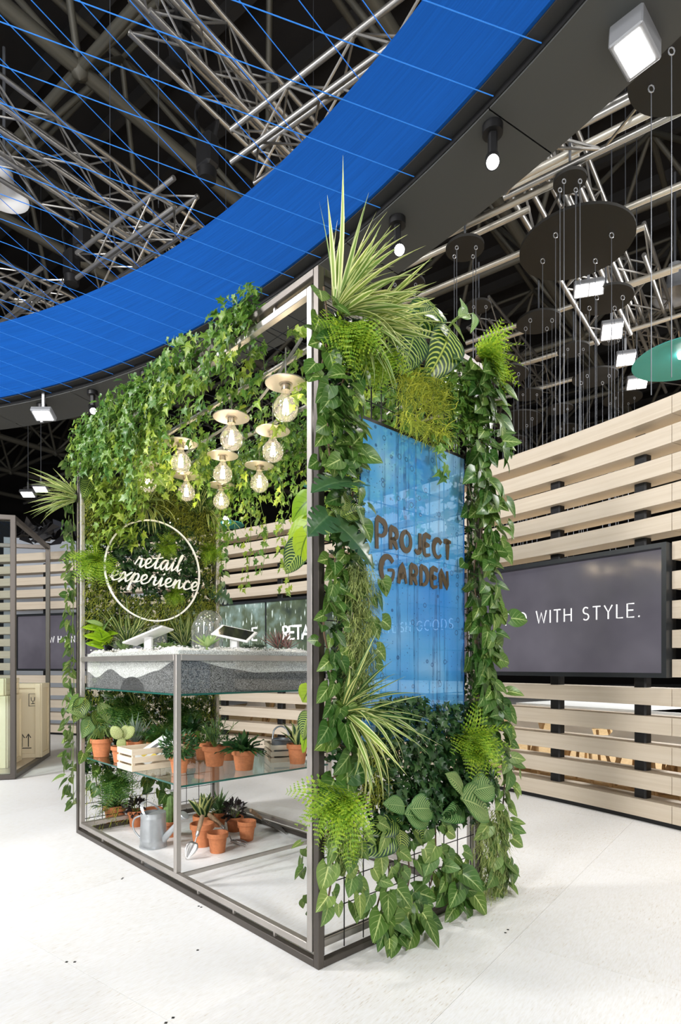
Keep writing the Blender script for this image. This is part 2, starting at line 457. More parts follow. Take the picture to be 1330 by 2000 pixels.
# ---- hall roof and far walls
b = MB(); b.box((0, 14, 14.2), (90, 90, .2)); roof = struct(b.obj('ceiling', 'roof'), 'dark ribbed roof of the exhibition hall')
for k in range(-9, 22):
    c = H1*(k*1.6)+V((0, 0, 13.95)); bb = MB(); bb.box(c+H2*6, (.18, 60, .3), H1, H2)
    bb.obj('purlin', 'purlin', roof)
for (i, j) in ((3.2, -8.5), (4.8, -8.5), (6.4, -8.5), (8.0, -8.5), (9.6, -8.5), (4.8, -11), (6.4, -11), (8, -11), (3.2, -5), (4.8, -5)):
    bb = MB(); bb.box(H1*(i+3)+H2*(j+2)+V((0, 0, 13.7)), (1.1, 1.9, .08), H1, H2); bb.obj('roof_panel', 'roof_panel', roof)
b = MB(); b.box((0, 38, 7), (90, .3, 14)); struct(b.obj('wall_back', 'roof'), 'black far wall of the hall')
b = MB(); b.box((-34, 8, 7), (.3, 60, 14)); struct(b.obj('wall_left', 'roof'), 'black side wall of the hall seen through the trusses')
b = MB(); b.box((34, 8, 7), (.3, 60, 14)); struct(b.obj('wall_right', 'roof'), 'black side wall of the hall behind the hanging discs')

# ---- steel space frame under the roof
sf = struct(thing('ceiling_frame', 'grey tubular space frame carrying the hall roof', None, (0, 0, 9)))
S = 3.6; Z0, Z1 = 9.2, 11.9
def gp(i, j, top): 
    o = .5 if top else 0
    return H1*((i+o)*S+.7) + H2*((j+o)*S+.4) + V((0, 0, Z1 if top else Z0))
def seen(p):
    return p.y > 1.5 and abs(p.x) < p.y*.62+3 and (p.z-CH) < p.y*1.3+2 and p.y < 28
for i in range(-3, 10):
    for j in range(-6, 9):
        for top in (0, 1):
            a = gp(i, j, top)
            if not seen(a): continue
            r = .10 if not top else .06
            rod('tube', a, gp(i+1, j, top), r, 'roof_tube', sf, 10)
            rod('tube', a, gp(i, j+1, top), r*.7, 'roof_tube', sf, 8)
        a = gp(i, j, 0)
        if seen(a):
            for (di, dj) in ((0, 0), (-1, 0), (0, -1), (-1, -1)):
                rod('strut', a, gp(i+di, j+dj, 1), .05, 'roof_tube', sf, 8)
            nb = MB(); nb.lathe([(0, -.15), (.10, -.10), (.125, 0), (.10, .10), (0, .15)], 10, a); nb.obj('node', 'roof_tube', sf, 60)

# ---- slatted wall: a round screen of timber slats on black posts
WC, WR = V((-8.77, -1.90, 0)), 12.83
def wp(th, r=0, z=0): return WC + V((cos(th), sin(th), 0))*(WR+r) + V((0, 0, z))
def wall_angle(u):
    lo, hi = radians(10), radians(100)
    for _ in range(50):
        m = (lo+hi)/2; p = wp(m)
        if p.y > .01 and 665+FPX*p.x/p.y < u: hi = m
        else: lo = m
    return (lo+hi)/2
SD = .23
def slat_mesh(th0, th1, zt):
    n = max(2, int((th1-th0)/radians(1.2))); vs = []; fs = []
    for i in range(n+1):
        th = th0+(th1-th0)*i/n
        vs += [wp(th, 0, zt-.13), wp(th, SD, zt-.13), wp(th, SD, zt), wp(th, 0, zt)]
    for i in range(n):
        for k in range(4):
            a, b_ = 4*i+k, 4*i+(k+1) % 4
            fs.append((a, a+4, b_+4, b_))
    fs += [(0, 1, 2, 3), (4*n+3, 4*n+2, 4*n+1, 4*n)]
    return MB().add(vs, fs)
wall = struct(thing('wall_slatted', 'curved wall of pale timber slats on black posts', None, (0, 0, 0)))
scr = [(wall_angle(1311), wall_angle(700)), (wall_angle(668), wall_angle(330)), (wall_angle(215), wall_angle(31))]
secs = [radians(10)]
a = wall_angle(1312)
secs = [radians(8), a-radians(11), a] + [a+radians(9.5*k) for k in range(1, 8)]
for k in range(15):
    zt = .17+.215*k
    for i in range(len(secs)-1):
        pieces = [(secs[i]+.0002, secs[i+1]-.0002)]
        if 5 <= k <= 9:
            for (s0, s1) in scr:
                new = []
                for (a0, a1) in pieces:
                    if a1 <= s0 or a0 >= s1: new.append((a0, a1)); continue
                    if a0 < s0-.003: new.append((a0, s0-.001))
                    if a1 > s1+.003: new.append((s1+.001, a1))
                pieces = new
        for (a0, a1) in pieces:
            slat_mesh(a0, a1, zt).obj('slat', 'slat_wood', wall)
def wpost(th, z1=3.0):
    p = wp(th, .10); e = V((cos(th), sin(th), 0)); tdir = V((-sin(th), cos(th), 0))
    b = MB(); b.box(p+V((0, 0, z1/2)), (.085, .10, z1), e, tdir); b.obj('post', 'black_metal', wall, bevel=.012)
for u in (1240, 1075, 920, 540, 430, 240, 83): wpost(wall_angle(u))
wpost(a-radians(7))
# dark lining behind the gap above each screen and the kick board
for (t0, t1) in [(radians(8), radians(92))]:
    n = 60; vs = []; fs = []
    for i in range(n+1):
        th = t0+(t1-t0)*i/n
        vs += [wp(th, .03, .0), wp(th, .12, .0), wp(th, .12, .036), wp(th, .03, .036)]
    for i in range(n):
        for k in range(4): fs.append((4*i+k, 4*i+4+k, 4*i+4+(k+1) % 4, 4*i+(k+1) % 4))
    MB().add(vs, fs).obj('plinth', 'black_metal', wall)

# ---- stroke lettering
def arc(cx, cy, rx, ry, a0, a1, n=10):
    return [(cx+rx*cos(radians(a0+(a1-a0)*i/n)), cy+ry*sin(radians(a0+(a1-a0)*i/n))) for i in range(n+1)]
GL = {
 'W': (.95, [[(0, 1), (.24, 0), (.475, .85), (.71, 0), (.95, 1)]]), 'H': (.62, [[(0, 0), (0, 1)], [(.62, 0), (.62, 1)], [(0, .52), (.62, .52)]]),
 'E': (.48, [[(.48, 1), (0, 1), (0, 0), (.48, 0)], [(0, .52), (.42, .52)]]), 'N': (.66, [[(0, 0), (0, 1), (.66, 0), (.66, 1)]]),
 'T': (.56, [[(0, 1), (.56, 1)], [(.28, 1), (.28, 0)]]), 'D': (.64, [[(0, 0), (0, 1)]+arc(.2, .5, .44, .5, 90, -90)+[(0, 0)]]),
 'I': (.02, [[(.01, 0), (.01, 1)]]), 'S': (.5, [arc(.25, .75, .22, .25, 45, 270, 9)+arc(.25, .25, .24, .25, 90, -135, 9)]),
 'Y': (.6, [[(0, 1), (.3, .48), (.6, 1)], [(.3, .48), (.3, 0)]]), 'L': (.44, [[(0, 1), (0, 0), (.44, 0)]]),
 '.': (.06, [[(.02, .0), (.04, .05)]]), 'O': (.8, [arc(.4, .5, .4, .5, 90, 450, 20)]), ' ': (.28, []),
 'G': (.76, [arc(.4, .5, .4, .5, 45, 330, 16)+[(.76, .48), (.46, .48)]]), 'R': (.52, [[(0, 0), (0, 1)]+arc(.24, .74, .27, .26, 90, -90, 8)+[(0, .48)], [(.22, .48), (.52, 0)]]),
 'A': (.68, [[(0, 0), (.34, 1), (.68, 0)], [(.12, .34), (.56, .34)]]), 'P': (.5, [[(0, 0), (0, 1)]+arc(.22, .72, .28, .28, 90, -90, 8)+[(0, .44)]]),
 'J': (.45, [[(.42, 1), (.42, .25)]+arc(.2, .25, .22, .25, 0, -150, 8)]), 'C': (.68, [arc(.4, .5, .4, .5, 48, 312, 14)]),
}
def letters(s, size, to, sw, depth, name, m, parent, gap=.22, x0=0, wob=0, weight=None):
    """each letter is one mesh; to(x,y,z) maps the writing plane into the world; returns the width"""
    x = x0
    for ch in s:
        wd, st = GL[ch]
        if st:
            b = MB(); k = 1.0 if not weight else weight(ch)
            for pl in st:
                dx, dy = (rnd.uniform(-wob, wob), rnd.uniform(-wob, wob)) if wob else (0, 0)
                pts = [(x+(px+dx)*size*k, (py+dy)*size*k) for px, py in pl]
                if wob:
                    q3 = smooth_path([V((p[0], p[1], 0)) for p in pts], 3); n = len(q3)
                    wds = [sw*(1.18-.45*abs(2*i/(n-1)-.8)) for i in range(n)]
                    b.ribbon([(p.x, p.y) for p in q3], wds, depth, to)
                else: b.ribbon(pts, sw, depth, to)
            b.obj(name, m, parent)
        x += (wd*(1 if not weight or ch == ' ' else weight(ch))+gap)*size
    return x

# ---- screens set into the wall
def screen_mat(name, c1, c2, strength, rain=False):
    m = mat(name, (.02, .02, .022), .12); nt, N, Lk = nodes_of(m); b = N['Principled BSDF']
    tc = N.new('ShaderNodeTexCoord'); n = N.new('ShaderNodeTexNoise'); n.inputs['Scale'].default_value = 1.6 if not rain else 3.2
    n.inputs['Detail'].default_value = 3
    Lk.new(tc.outputs['Object'], n.inputs['Vector'])
    r = ramp(N, [(.32, c1), (.68, c2)] if not rain else [(.3, (.03, .05, .035)), (.5, (.12, .16, .09)), (.66, (.30, .42, .38)), (.8, (.75, .85, .8))])
    Lk.new(n.outputs['Fac'], r.inputs[0]); col = r.outputs[0]
    if rain:
        mp = N.new('ShaderNodeMapping'); mp.inputs['Scale'].default_value = (34, 34, 7); Lk.new(tc.outputs['Object'], mp.inputs[0])
        n2 = N.new('ShaderNodeTexNoise'); n2.inputs['Scale'].default_value = 1; n2.inputs['Detail'].default_value = 2; Lk.new(mp.outputs[0], n2.inputs['Vector'])
        r2 = ramp(N, [(.62, (0, 0, 0)), (.70, (.8, .9, .88))]); Lk.new(n2.outputs['Fac'], r2.inputs[0])
        ad = N.new('ShaderNodeMix'); ad.data_type = 'RGBA'; ad.blend_type = 'ADD'; ad.inputs['Factor'].default_value = 1
        Lk.new(col, ad.inputs['A']); Lk.new(r2.outputs[0], ad.inputs['B']); col = ad.outputs['Result']
    Lk.new(col, b.inputs['Emission Color']); b.inputs['Emission Strength'].default_value = strength
    return m
screen_mat('screen_mauve', (.075, .068, .085), (.13, .12, .145), 1.0)
screen_mat('screen_rain', None, None, .9, True)
def screen(name, label, a0, a1, m, lead=.0):
    p0, p1 = wp(a0, -.03), wp(a1, -.03)            # right end, left end as seen from inside
    if (p0-WC).length: pass
    x = (p0-p1); Lg = x.length; x.normalize(); n = UP.cross(x)
    if n.dot(V((0, 0, 0))-p0) < 0: n = -n           # towards the visitor
    zc, h = 1.605, .99
    t = thing(name, label, 'screen', (p0+p1)/2+V((0, 0, 1.11)))
    c = (p0+p1)/2+V((0, 0, zc)) - n*.07
    b = MB(); b.box(c-n*.02, (Lg, .06, h), x, n); b.obj('back_panel', 'screen_frame', t)
    fr = .035
    for s in (-1, 1):
        b = MB(); b.box(c+UP*s*(h/2-fr/2)+n*.03, (Lg, .16, fr), x, n); b.obj('frame', 'screen_frame', t)
        b = MB(); b.box(c+x*s*(Lg/2-fr/2)+n*.03, (fr, .16, h-2*fr), x, n); b.obj('frame', 'screen_frame', t)
    b = MB(); b.box(c+n*.02, (Lg-2*fr, .02, h-2*fr), x, n); b.obj('display', m, t)
    o = p1 + V((0, 0, 0)) - n*.07 + n*.033
    def to(px, py, pz): return o + x*px + UP*(py) + n*pz
    return t, to, Lg
t, to, Lg = screen('wall_screen', 'wide mauve screen reading WITH STYLE in the slatted wall', scr[0][0], scr[0][1], 'screen_mauve')
S1 = (t, to, Lg)
def text_at(scr_, s, u0, u1, size, sw, z, m='lettering_white'):
    t, to, Lg = scr_; c = V((0, 0, CH)); o = to(0, 0, 0); x = to(1, 0, 0)-o; n = (to(0, 0, 1)-o)
    def px_of(u): d = ray(u, HY); k = (o-c).dot(n)/d.dot(n); return (c+d*k-o).dot(x)
    px, px1 = px_of(u0), px_of(u1)
    gap = ((px1-px)/size - sum(GL[ch][0] for ch in s))/max(1, len(s)-1)
    def to2(a, b_, dz): return to(px+a, z+b_, dz)
    return letters(s, size, to2, sw, .004, 'letter', m, t, gap)
text_at(S1, 'TED WITH STYLE.', 983, 1249, .104, .0095, 1.575)
text_at(S1, 'STYLISH GOODS', 735, 885, .104, .0095, 1.575, 'lettering_faint')
S2 = screen('video_screen', 'screen with falling rain and white capitals behind the tank', scr[1][0], scr[1][1], 'screen_rain')
text_at(S2, 'RETA', 553, 604, .17, .030, 1.555)
text_at(S2, 'E', 493, 500, .17, .030, 1.555)
p = S2[1](0, 0, 0); 
b = MB(); d = ray(519, HY); x = S2[1](1, 0, 0)-p; n = S2[1](0, 0, 1)-p; c0 = V((0, 0, CH)); k = (p-c0).dot(n)/d.dot(n); pp = c0+d*k
b.box(V((pp.x, pp.y, 1.605)), (.02, .01, .92), x, n); b.obj('panel_joint', 'screen_frame', S2[0])
S3 = screen('wall_screen', 'mauve screen beginning with WHEN beside the leafy end wall', scr[2][0], scr[2][1], 'screen_mauve')
text_at(S3, 'WHEN', 97, 146, .105, .012, 1.60)

# ---- blue ring overhead with its soffit and string web
RC = V((-7.25, -1.78, 0)); RI, RO, RZ0, RZ1 = 9.5, 10.16, 4.4, 5.33
def rp(th, r, z): return RC + V((cos(th)*r, sin(th)*r, z))
def ring_band(prof, th0, th1, n):
    vs = []; fs = []; m = len(prof)
    for i in range(n+1):
        th = th0+(th1-th0)*i/n
        vs += [rp(th, r, z) for r, z in prof]
    for i in range(n):
        for k in range(m):
            fs.append((i*m+k, i*m+(k+1) % m, (i+1)*m+(k+1) % m, (i+1)*m+k))
    return MB().add(vs, fs)
t = thing('suspended_ring', 'large blue fabric ring hanging over the garden pavilion', 'ring', rp(radians(50), RI, RZ0))
ring_band([(RI, RZ0+.03), (RI, RZ1), (RI+.03, RZ1), (RI+.03, RZ0+.03)], radians(-60), radians(230), 220).obj('fabric_band', 'ring_blue', t, 40)
ring_band([(RI+.02, RZ0+.02), (RI+.02, RZ0+.05), (RI+.11, RZ0+.05), (RI+.11, RZ0+.02)], radians(-60), radians(230), 220).obj('rim', 'soffit_dark', t, 40)
ring_band([(RI+.105, RZ0-.02), (RI+.105, RZ0+.06), (RI+.115, RZ0+.06), (RI+.115, RZ0-.02)], radians(-60), radians(230), 220).obj('rim_edge', 'black_metal', t, 40)
k = radians(8)
for i in range(-7, 29):
    ring_band([(RI+.112, RZ0-.03), (RI+.112, RZ0+.02), (RO, RZ0+.02), (RO, RZ0-.03)], i*k+.0004+radians(.6), (i+1)*k-.0004+radians(.6), 8).obj('soffit_panel', 'soffit', t, 40)
ring_band([(RO-.02, RZ0), (RO-.02, RZ1), (RO, RZ1), (RO, RZ0)], radians(-60), radians(230), 160).obj('back_band', 'soffit_dark', t, 40)
dl = radians(13)
for i in range(7, 58):
    th = radians(2*i+.35)
    s = rod('string', rp(th, RI+.10, RZ0+.005), rp(th+pi-2*dl, RI+.05, RZ0+.005), .003, 'string_blue', None, 6)
    tag(s, 'thin blue cord ending at the lower rim of the blue ring', 'cord', 'cords of the ring fixed to its lower rim')
    bk = MB(); pz = rp(th, RI+.10, RZ0-.0); bk.lathe([(.0, -.03), (.012, -.03), (.012, .02), (0, .02)], 8, pz); bk.obj('cord_end', 'eyelet', s) if False else None
for i in range(7, 62):
    th = radians(2*i+1.0)
    s = rod('string', rp(th, RI-.002, RZ1-.004), rp(th+pi+2*dl, RI, RZ1-.004), .003, 'string_blue', None, 6)
    tag(s, 'thin blue cord ending at the upper edge of the blue ring', 'cord', 'cords of the ring fixed to its upper edge')
# ================================================================== rigging overhead
def truss(label, p0, p1, w_=.30, up=UP, r=.026, step=None, group=None):
    p0, p1 = V(p0), V(p1); d = (p1-p0); L = d.length; d.normalize(); s = d.cross(up).normalized(); u2 = s.cross(d)
    t = thing('lighting_truss', label, 'truss', p0, group)
    cs = [s*(a*w_/2)+u2*(b_*w_/2) for a, b_ in ((-1, -1), (1, -1), (1, 1), (-1, 1))]
    for c in cs: rod('chord', p0+c, p1+c, r, 'truss', t, 8)
    n = max(2, int(L/(step or w_*1.15))); st = L/n
    for i in range(n):
        for f in range(4):
            a, b_ = (cs[f], cs[(f+1) % 4]) if (i+f) % 2 == 0 else (cs[(f+1) % 4], cs[f])
            rod('brace', p0+d*(st*i)+a, p0+d*(st*(i+1))+b_, r*.42, 'truss', t, 5)
    if 'farther off' in label:
        for q in (.25, .75): rod('suspension_wire', p0.lerp(p1, q)+u2*w_/2, p0.lerp(p1, q)+V((0, 0, 13.7-p0.z)), .005, 'cable', t, 5)
    return t
def along(u, v, z, dirv, a, b_): 
    c = at(u, v, z); return c+dirv*a, c+dirv*b_
# pairs running away from the camera above the ring opening
truss('silver truss crossing the ring opening at the top, with a cut end', *along(440, 180, 7.0, H1, -1.0, 2.4), w_=.30)
truss('silver truss tight beside the cut-ended one at the top', *along(395, 60, 7.2, H1, -1.2, 3.0), w_=.30)
truss('silver truss running above the left part of the ring, upper of two', *along(180, 330, 7.0, H1, -2.6, 2.6), w_=.30)
truss('silver truss running above the left part of the ring, lower of two', *along(130, 385, 6.9, H1, -1.0, 2.4), w_=.32)
truss('silver truss low at the far left above the blue ring', *along(40, 560, 7.0, H1, -1.5, 2.5), w_=.30)
truss('bluish truss lying along the upper edge of the ring, nearer the camera', *along(560, 245, 6.0, H2, -1.9, .55), w_=.30)
truss('bluish truss lying along the upper edge of the ring, farther off', *along(300, 440, 6.0, H2, -.55, 1.3), w_=.30)
truss('bluish truss lying along the ring at the far left', *along(60, 590, 6.2, H2, -.6, 1.0), w_=.30)
truss('tall truss beside the starburst spotlight on the right', *along(1065, 370, 6.4, H1, -.75, 3.2), w_=.46, r=.034)
truss('slim truss behind the tall one on the right', *along(1110, 330, 6.9, H1, -.8, 5.5), w_=.34)
truss('silver truss reaching in from the upper right corner', *along(1180, 215, 5.9, H2, -2.2, .95), w_=.36, r=.03)
truss('dark truss far right between the floodlights', *along(1255, 560, 6.9, H1, -1.1, 3.6), w_=.42, r=.03)
truss('distant truss far left carrying small floodlights', *along(110, 955, 6.8, H2, -4.0, 1.6), w_=.5, r=.035)
truss('distant truss low behind the hanging discs', *along(960, 640, 7.4, H1, -.6, 3.4), w_=.4)
# hoist motors and slings on the trusses
def hoist(label, p):
    t = thing('chain_hoist', label, 'hoist', p)
    b = MB(); b.box(p+V((0, 0, .0)), (.16, .22, .34), H1, H2); b.obj('body', 'black_metal', t, bevel=.03)
    b = MB(); b.lathe([(0, -.3), (.09, -.28), (.10, -.18), (.09, -.17)], 12, p); b.obj('chain_bag', 'black_metal', t, 40)
    b = MB(); b.path(smooth_path([p+V((-.07, 0, .15)), p+V((-.12, .02, .45)), p+V((0, 0, .62)), p+V((.12, -.02, .45)), p+V((.07, 0, .15))], 4), .022, 6); b.obj('sling', 'black_metal', t, 60)
hoist('black chain hoist above the middle of the ring', at(405, 300, 6.5))
hoist('black chain hoist above the left of the ring', at(140, 515, 6.6))
hoist('black chain hoist hung on the lower left truss', at(160, 460, 6.7))
hoist('black sling and hoist near the top edge of the picture', at(350, 60, 7.2))
# bare pipes with lamps, parallel, on the right
PIPES = [(1120, 295, 5.9, -1.2, 1.3), (980, 375, 6.0, -.75, 1.5), (985, 405, 6.0, -.55, 1.6), (1250, 395, 6.2, -1.5, 1.3), (1240, 450, 6.2, -.1, .9), (990, 505, 6.2, -.45, 1.9),
         (1255, 545, 6.4, -1.4, .7), (1110, 600, 6.4, -1.4, 1.6), (1000, 655, 6.4, -.6, 1.0), (1200, 655, 6.6, -2.5, 1.6), (1060, 700, 6.6, -1.0, 2.5), (1080, 750, 6.8, -2.0, 3), (1140, 735, 6.6, -2.4, 1.4), (900, 470, 6.1, -.8, 1.4)]
for (u, v, z, a, b_) in PIPES:
    q0, q1 = along(u, v, z, H2, a, b_)
    tag(rod('lighting_pipe', q0, q1, .034, 'pipe', None, 10), 'plain grey pipe among the hanging discs', 'pipe', 'lighting pipes above the slatted wall')
# black discs with pulley eyelets and hanging cords
DISCS = [(1125, 480, 106, 5.7), (908, 487, 37, 5.7), (1113, 356, 31, 5.6), (1345, 130, 108, 5.6), (1183, 587, 50, 5.7), (1052, 630, 42, 6.1), (1120, 684, 30, 6.1), (1162, 738, 42, 6.2), (1195, 665, 19, 6.0),
         (985, 735, 46, 6.1), (1032, 772, 27, 6.2), (1092, 800, 26, 6.2), (1010, 822, 48, 6.2), (1000, 862, 28, 6.2), (935, 600, 24, 6.0), (790, 560, 40, 6.0), (1105, 838, 24, 6.3), (1215, 780, 36, 6.3)]
DL = ['largest black ceiling disc with four cord eyelets', 'small black disc with cords left of the largest one', 'small black disc on the truss below the starburst', 'huge black disc cut by the right edge of the picture',
      'medium black disc under the twin floodlight', 'medium black disc above the bright fern', 'small black disc in the middle of the hanging cords', 'flat black disc low among the cords', 'tiny black disc beside the third floodlight',
      'black disc half hidden by the corner fern', 'small black disc above the wall top', 'small dark disc far back over the wall', 'wide dark disc just above the wall and the vine', 'small dark disc touching the vine', 'small black disc behind the striped leaf',
      'black disc half hidden behind the spider plant', 'tiny dark disc furthest back over the wall', 'dark disc under the teal lampshade']
for (u, v, sw, z), lb in zip(DISCS, DL):
    c = at(u, v, z); r = sw*c.y/FPX
    t = thing('ceiling_disc', lb, 'disc', c)
    b = MB(); b.lathe([(0, 0), (r, 0), (r, .03), (0, .03)], 40, c); b.obj('disc', 'disc_black', t, 30)
    rod('hanger', c+V((0, 0, .03)), c+V((0, 0, .6)), .012, 'cable', t, 6)
    for sx, sy in ((-1, -1), (-1, 1), (1, -1), (1, 1)):
        if sw < 28 and sy > 0: continue
        e = c + V((sx*r*.5, sy*r*.34, -.02)); k = .022 if sw > 40 else .016
        b = MB(); b.path([e+V((k*cos(i*pi/4), 0, k*1.3*sin(i*pi/4)-.01)) for i in range(9)], .005, 5, False); b.obj('eyelet', 'eyelet', t, 60)
        rod('cord', e+V((0, 0, -.03)), V((e.x, e.y, 3.25)), .0035, 'cable', t, 5)
# teal pendant shades the cords carry
def shade(label, c, r):
    t = thing('teal_pendant', label, 'lamp', c)
    b = MB(); b.lathe([(.03, r*.20), (r*.55, r*.14), (r*.97, .012), (r, 0), (r*.97, -.004), (r*.55, r*.09), (.03, r*.14)], 48, c); b.obj('shade', 'teal', t, 50)
    b = MB(); b.lathe([(0, -.02), (.05, 0), (.06, .05), (.03, .12), (0, .12)], 14, c+V((0, 0, r*.05))); b.obj('bulb', 'lamp_glow', t, 60)
    rod('cord', c+V((0, 0, r*.2)), V((c.x, c.y, 13.75)), .004, 'cable', t, 6)
shade('large teal lampshade at the right edge above the wall', at(1335, 702, 4.2), .46)
shade('teal lampshade seen under the bulbs behind the slatted wall', at(441, 1025, 3.5), .30)
shade('small teal lampshade beside the steel post', at(612, 948, 3.9), .16)
# floodlights
def flood(label, c, face, size, two=True, roll=None, hang=True):
    t = thing('floodlight', label, 'floodlight', c); n = V(face).normalized()
    x = n.cross(UP).normalized() if roll is None else V(roll); y = x.cross(n)
    sx, sy, dp = size
    b = MB(); b.box(c-n*dp/2, (sx, sy, dp), x, y, n); b.obj('housing', 'lamp_grey', t, bevel=.008)
    if two:
        for s in (-1, 1):
            b = MB(); b.box(c+x*s*sx*.24+n*.003, (sx*.42, sy*.8, .008), x, y, n); b.obj('lens', 'lamp_glow', t)
    else:
        b = MB(); b.box(c+n*.003, (sx*.8, sy*.72, .008), x, y, n); b.obj('lens', 'lamp_glow', t)
    b = MB(); b.box(c-n*dp*.5+UP*.14, (.03, .03, .28), x, y); b.obj('bracket', 'lamp_grey', t)
    if hang: rod('hanger', c-n*dp*.5+UP*.27, V((c.x-n.x*dp*.5, c.y-n.y*dp*.5, 14.1)), .008, 'cable', t, 6)
    return t
big = at(1240, 42, 4.4)
flood('big square floodlight shining at the top right', big+V((0, 0, -.16)), V((-.15, -.25, -1)), (.26, .17, .16), False, roll=V((.72, .69, 0)), hang=False)
flood('twin floodlight below the largest disc', at(1150, 566, 5.7), V((-.2, -.7, -1)), (.34, .17, .10))
flood('twin floodlight on the far truss, second down', at(1195, 648, 5.7), V((-.2, -.7, -1)), (.27, .24, .10))
flood('twin floodlight on the far truss, third down', at(1222, 703, 5.7), V((-.2, -.7, -1)), (.26, .20, .10))
flood('twin floodlight just above the teal lampshade edge', at(1244, 750, 5.7), V((-.2, -.7, -1)), (.30, .20, .10))
flood('small square floodlight hung under the ring at the left', at(84, 812, 4.15), V((0, -.5, -1)), (.24, .17, .06), False, hang=False)
flood('small distant floodlight left of the leafy end wall', at(54, 966, 5.5), V((0, -.6, -1)), (.36, .22, .08), False)
flood('second distant floodlight behind the spider plant tips', at(79, 956, 5.5), V((0, -.6, -1)), (.36, .22, .08), False)
# track spotlights on the soffit
def spotlight(label, u, v, aim, power, r=.042, glow=True, ln=.2, drop=.10):
    c = at(u, v, RZ0-.03); t = thing('spotlight', label, 'spotlight', c)
    b = MB(); b.lathe([(0, 0), (.06, 0), (.06, -.05), (0, -.05)], 18, c); b.obj('mount', 'black_metal', t, 40)
    b = MB(); b.box(c+V((0, 0, -.12)), (.05, .05, .16)); b.obj('arm', 'black_metal', t, bevel=.01)
    h = c+V((0, 0, -drop-.10)); d = (V(aim)-h).normalized()
    b = MB(); b.lathe([(0, -ln*.5), (r*.9, -ln*.5), (r, -ln*.4), (r, ln*.5), (r*.86, ln*.5), (r*.8, ln*.42), (0, ln*.42)], 20, h, d); b.obj('housing', 'black_metal', t, 40)
    b = MB(); b.lathe([(0, ln*.44), (r*.7, ln*.44), (r*.8, ln*.43)], 20, h, d); b.obj('lens', 'spot_glow', t, 40)
    spot('spotlight_beam', h+d*(ln*.56), aim, power, 70, size=.05)
    return t
spotlight('spotlight under the ring whose lens flares at the camera', 962, 246, (.15, .4, 1.0), 90)
spotlight('black spotlight under the ring behind the spider plant', 776, 428, P(-.5, .6, 1.8)+V((0, -.6, 0)), 45)
spotlight('small black spotlight under the ring beyond the ivy', 181, 764, P(2.0, .2, 1.6), 90)
spotlight('black spotlight under the ring just above the ivy', 284, 728, P(1.3, .2, 1.8), 70)
b = MB(); c = at(82, 790, RZ0-.03); b.lathe([(0, 0), (.06, 0), (.06, -.05), (0, -.05)], 16, c); 
t = thing('lamp_mount', 'black round lamp mount with a bracket under the ring', 'mount', c); b.obj('plate', 'black_metal', t, 40)
b = MB(); b.box(c+V((0, 0, -.12)), (.03, .03, .2)); b.obj('bracket', 'lamp_grey', t)
# bell lamps of the hall
def bell(label, c, r, m='lamp_grey'):
    t = thing('bell_lamp', label, 'lamp', c)
    b = MB(); b.lathe([(.05, r*1.1), (r*.35, r*1.05), (r*.42, r*.6), (r*.85, r*.25), (r, 0), (r*.97, 0), (r*.8, r*.2), (r*.35, r*.6), (.04, r*.7)], 28, c); b.obj('shade', m, t, 50)
    b = MB(); b.lathe([(0, r*1.05), (r*.3, r*1.05), (r*.3, r*1.6), (0, r*1.7)], 16, c); b.obj('gear_box', 'lamp_grey', t, 40)
    rod('rod', c+V((0, 0, r*1.6)), c+V((0, 0, r*1.6+1.5)), .02, 'cable', t, 6)
bell('grey bell lamp at the right edge high over the wall', at(1318, 580, 7.2), .33)
bell('pale bell lamp cut by the left edge', at(8, 385, 7.4), .30, 'white_plastic')

# ================================================================== glass display case and shipping crates at the left
CF = at(26, 1522, 0); CDx = V((.97, .25, 0)); CDy = V((-.25, .97, 0))
case = thing('display_case', 'bronze framed glass case holding wooden shipping crates', 'display case', CF)
def cpt(a, b_, z): return CF + CDx*a + CDy*b_ + V((0, 0, z))
def cbar(name, a0, b0, z0, a1, b1, z1, s=.05, m='bronze'):
    p, q = cpt(a0, b0, z0), cpt(a1, b1, z1); d = q-p; L = d.length; d.normalize()
    ax = d.orthogonal().normalized() if abs(d.z) > .9 else UP.cross(d)
    if abs(d.z) > .9: ax = CDx.copy()
    b = MB(); b.box((p+q)/2, (s, L+s, s), ax, d, ax.cross(d)); b.obj(name, m, case, bevel=.003)
CW, CDp, CHt = 1.6, 1.62, 2.76
for z in (.03, CHt):
    cbar('rail', -CW, 0, z, 0, 0, z); cbar('rail', 0, 0, z, 0, CDp, z); cbar('rail', -CW, CDp, z, 0, CDp, z); cbar('rail', -CW, 0, z, -CW, CDp, z)
for a_ in (0, -CW):
    for b_ in (0, CDp): cbar('post', a_, b_, .03, a_, b_, CHt)
b = MB(); b.box(cpt(-CW/2, .0, CHt/2), (CW-.06, .01, CHt-.08), CDx, CDy); b.obj('glass_pane', 'shelf_glass', case)
b = MB(); b.box(cpt(-CW/2, CDp/2, .045), (CW-.06, CDp-.06, .03), CDx, CDy); b.obj('base_plate', 'plate', case, bevel=.004)
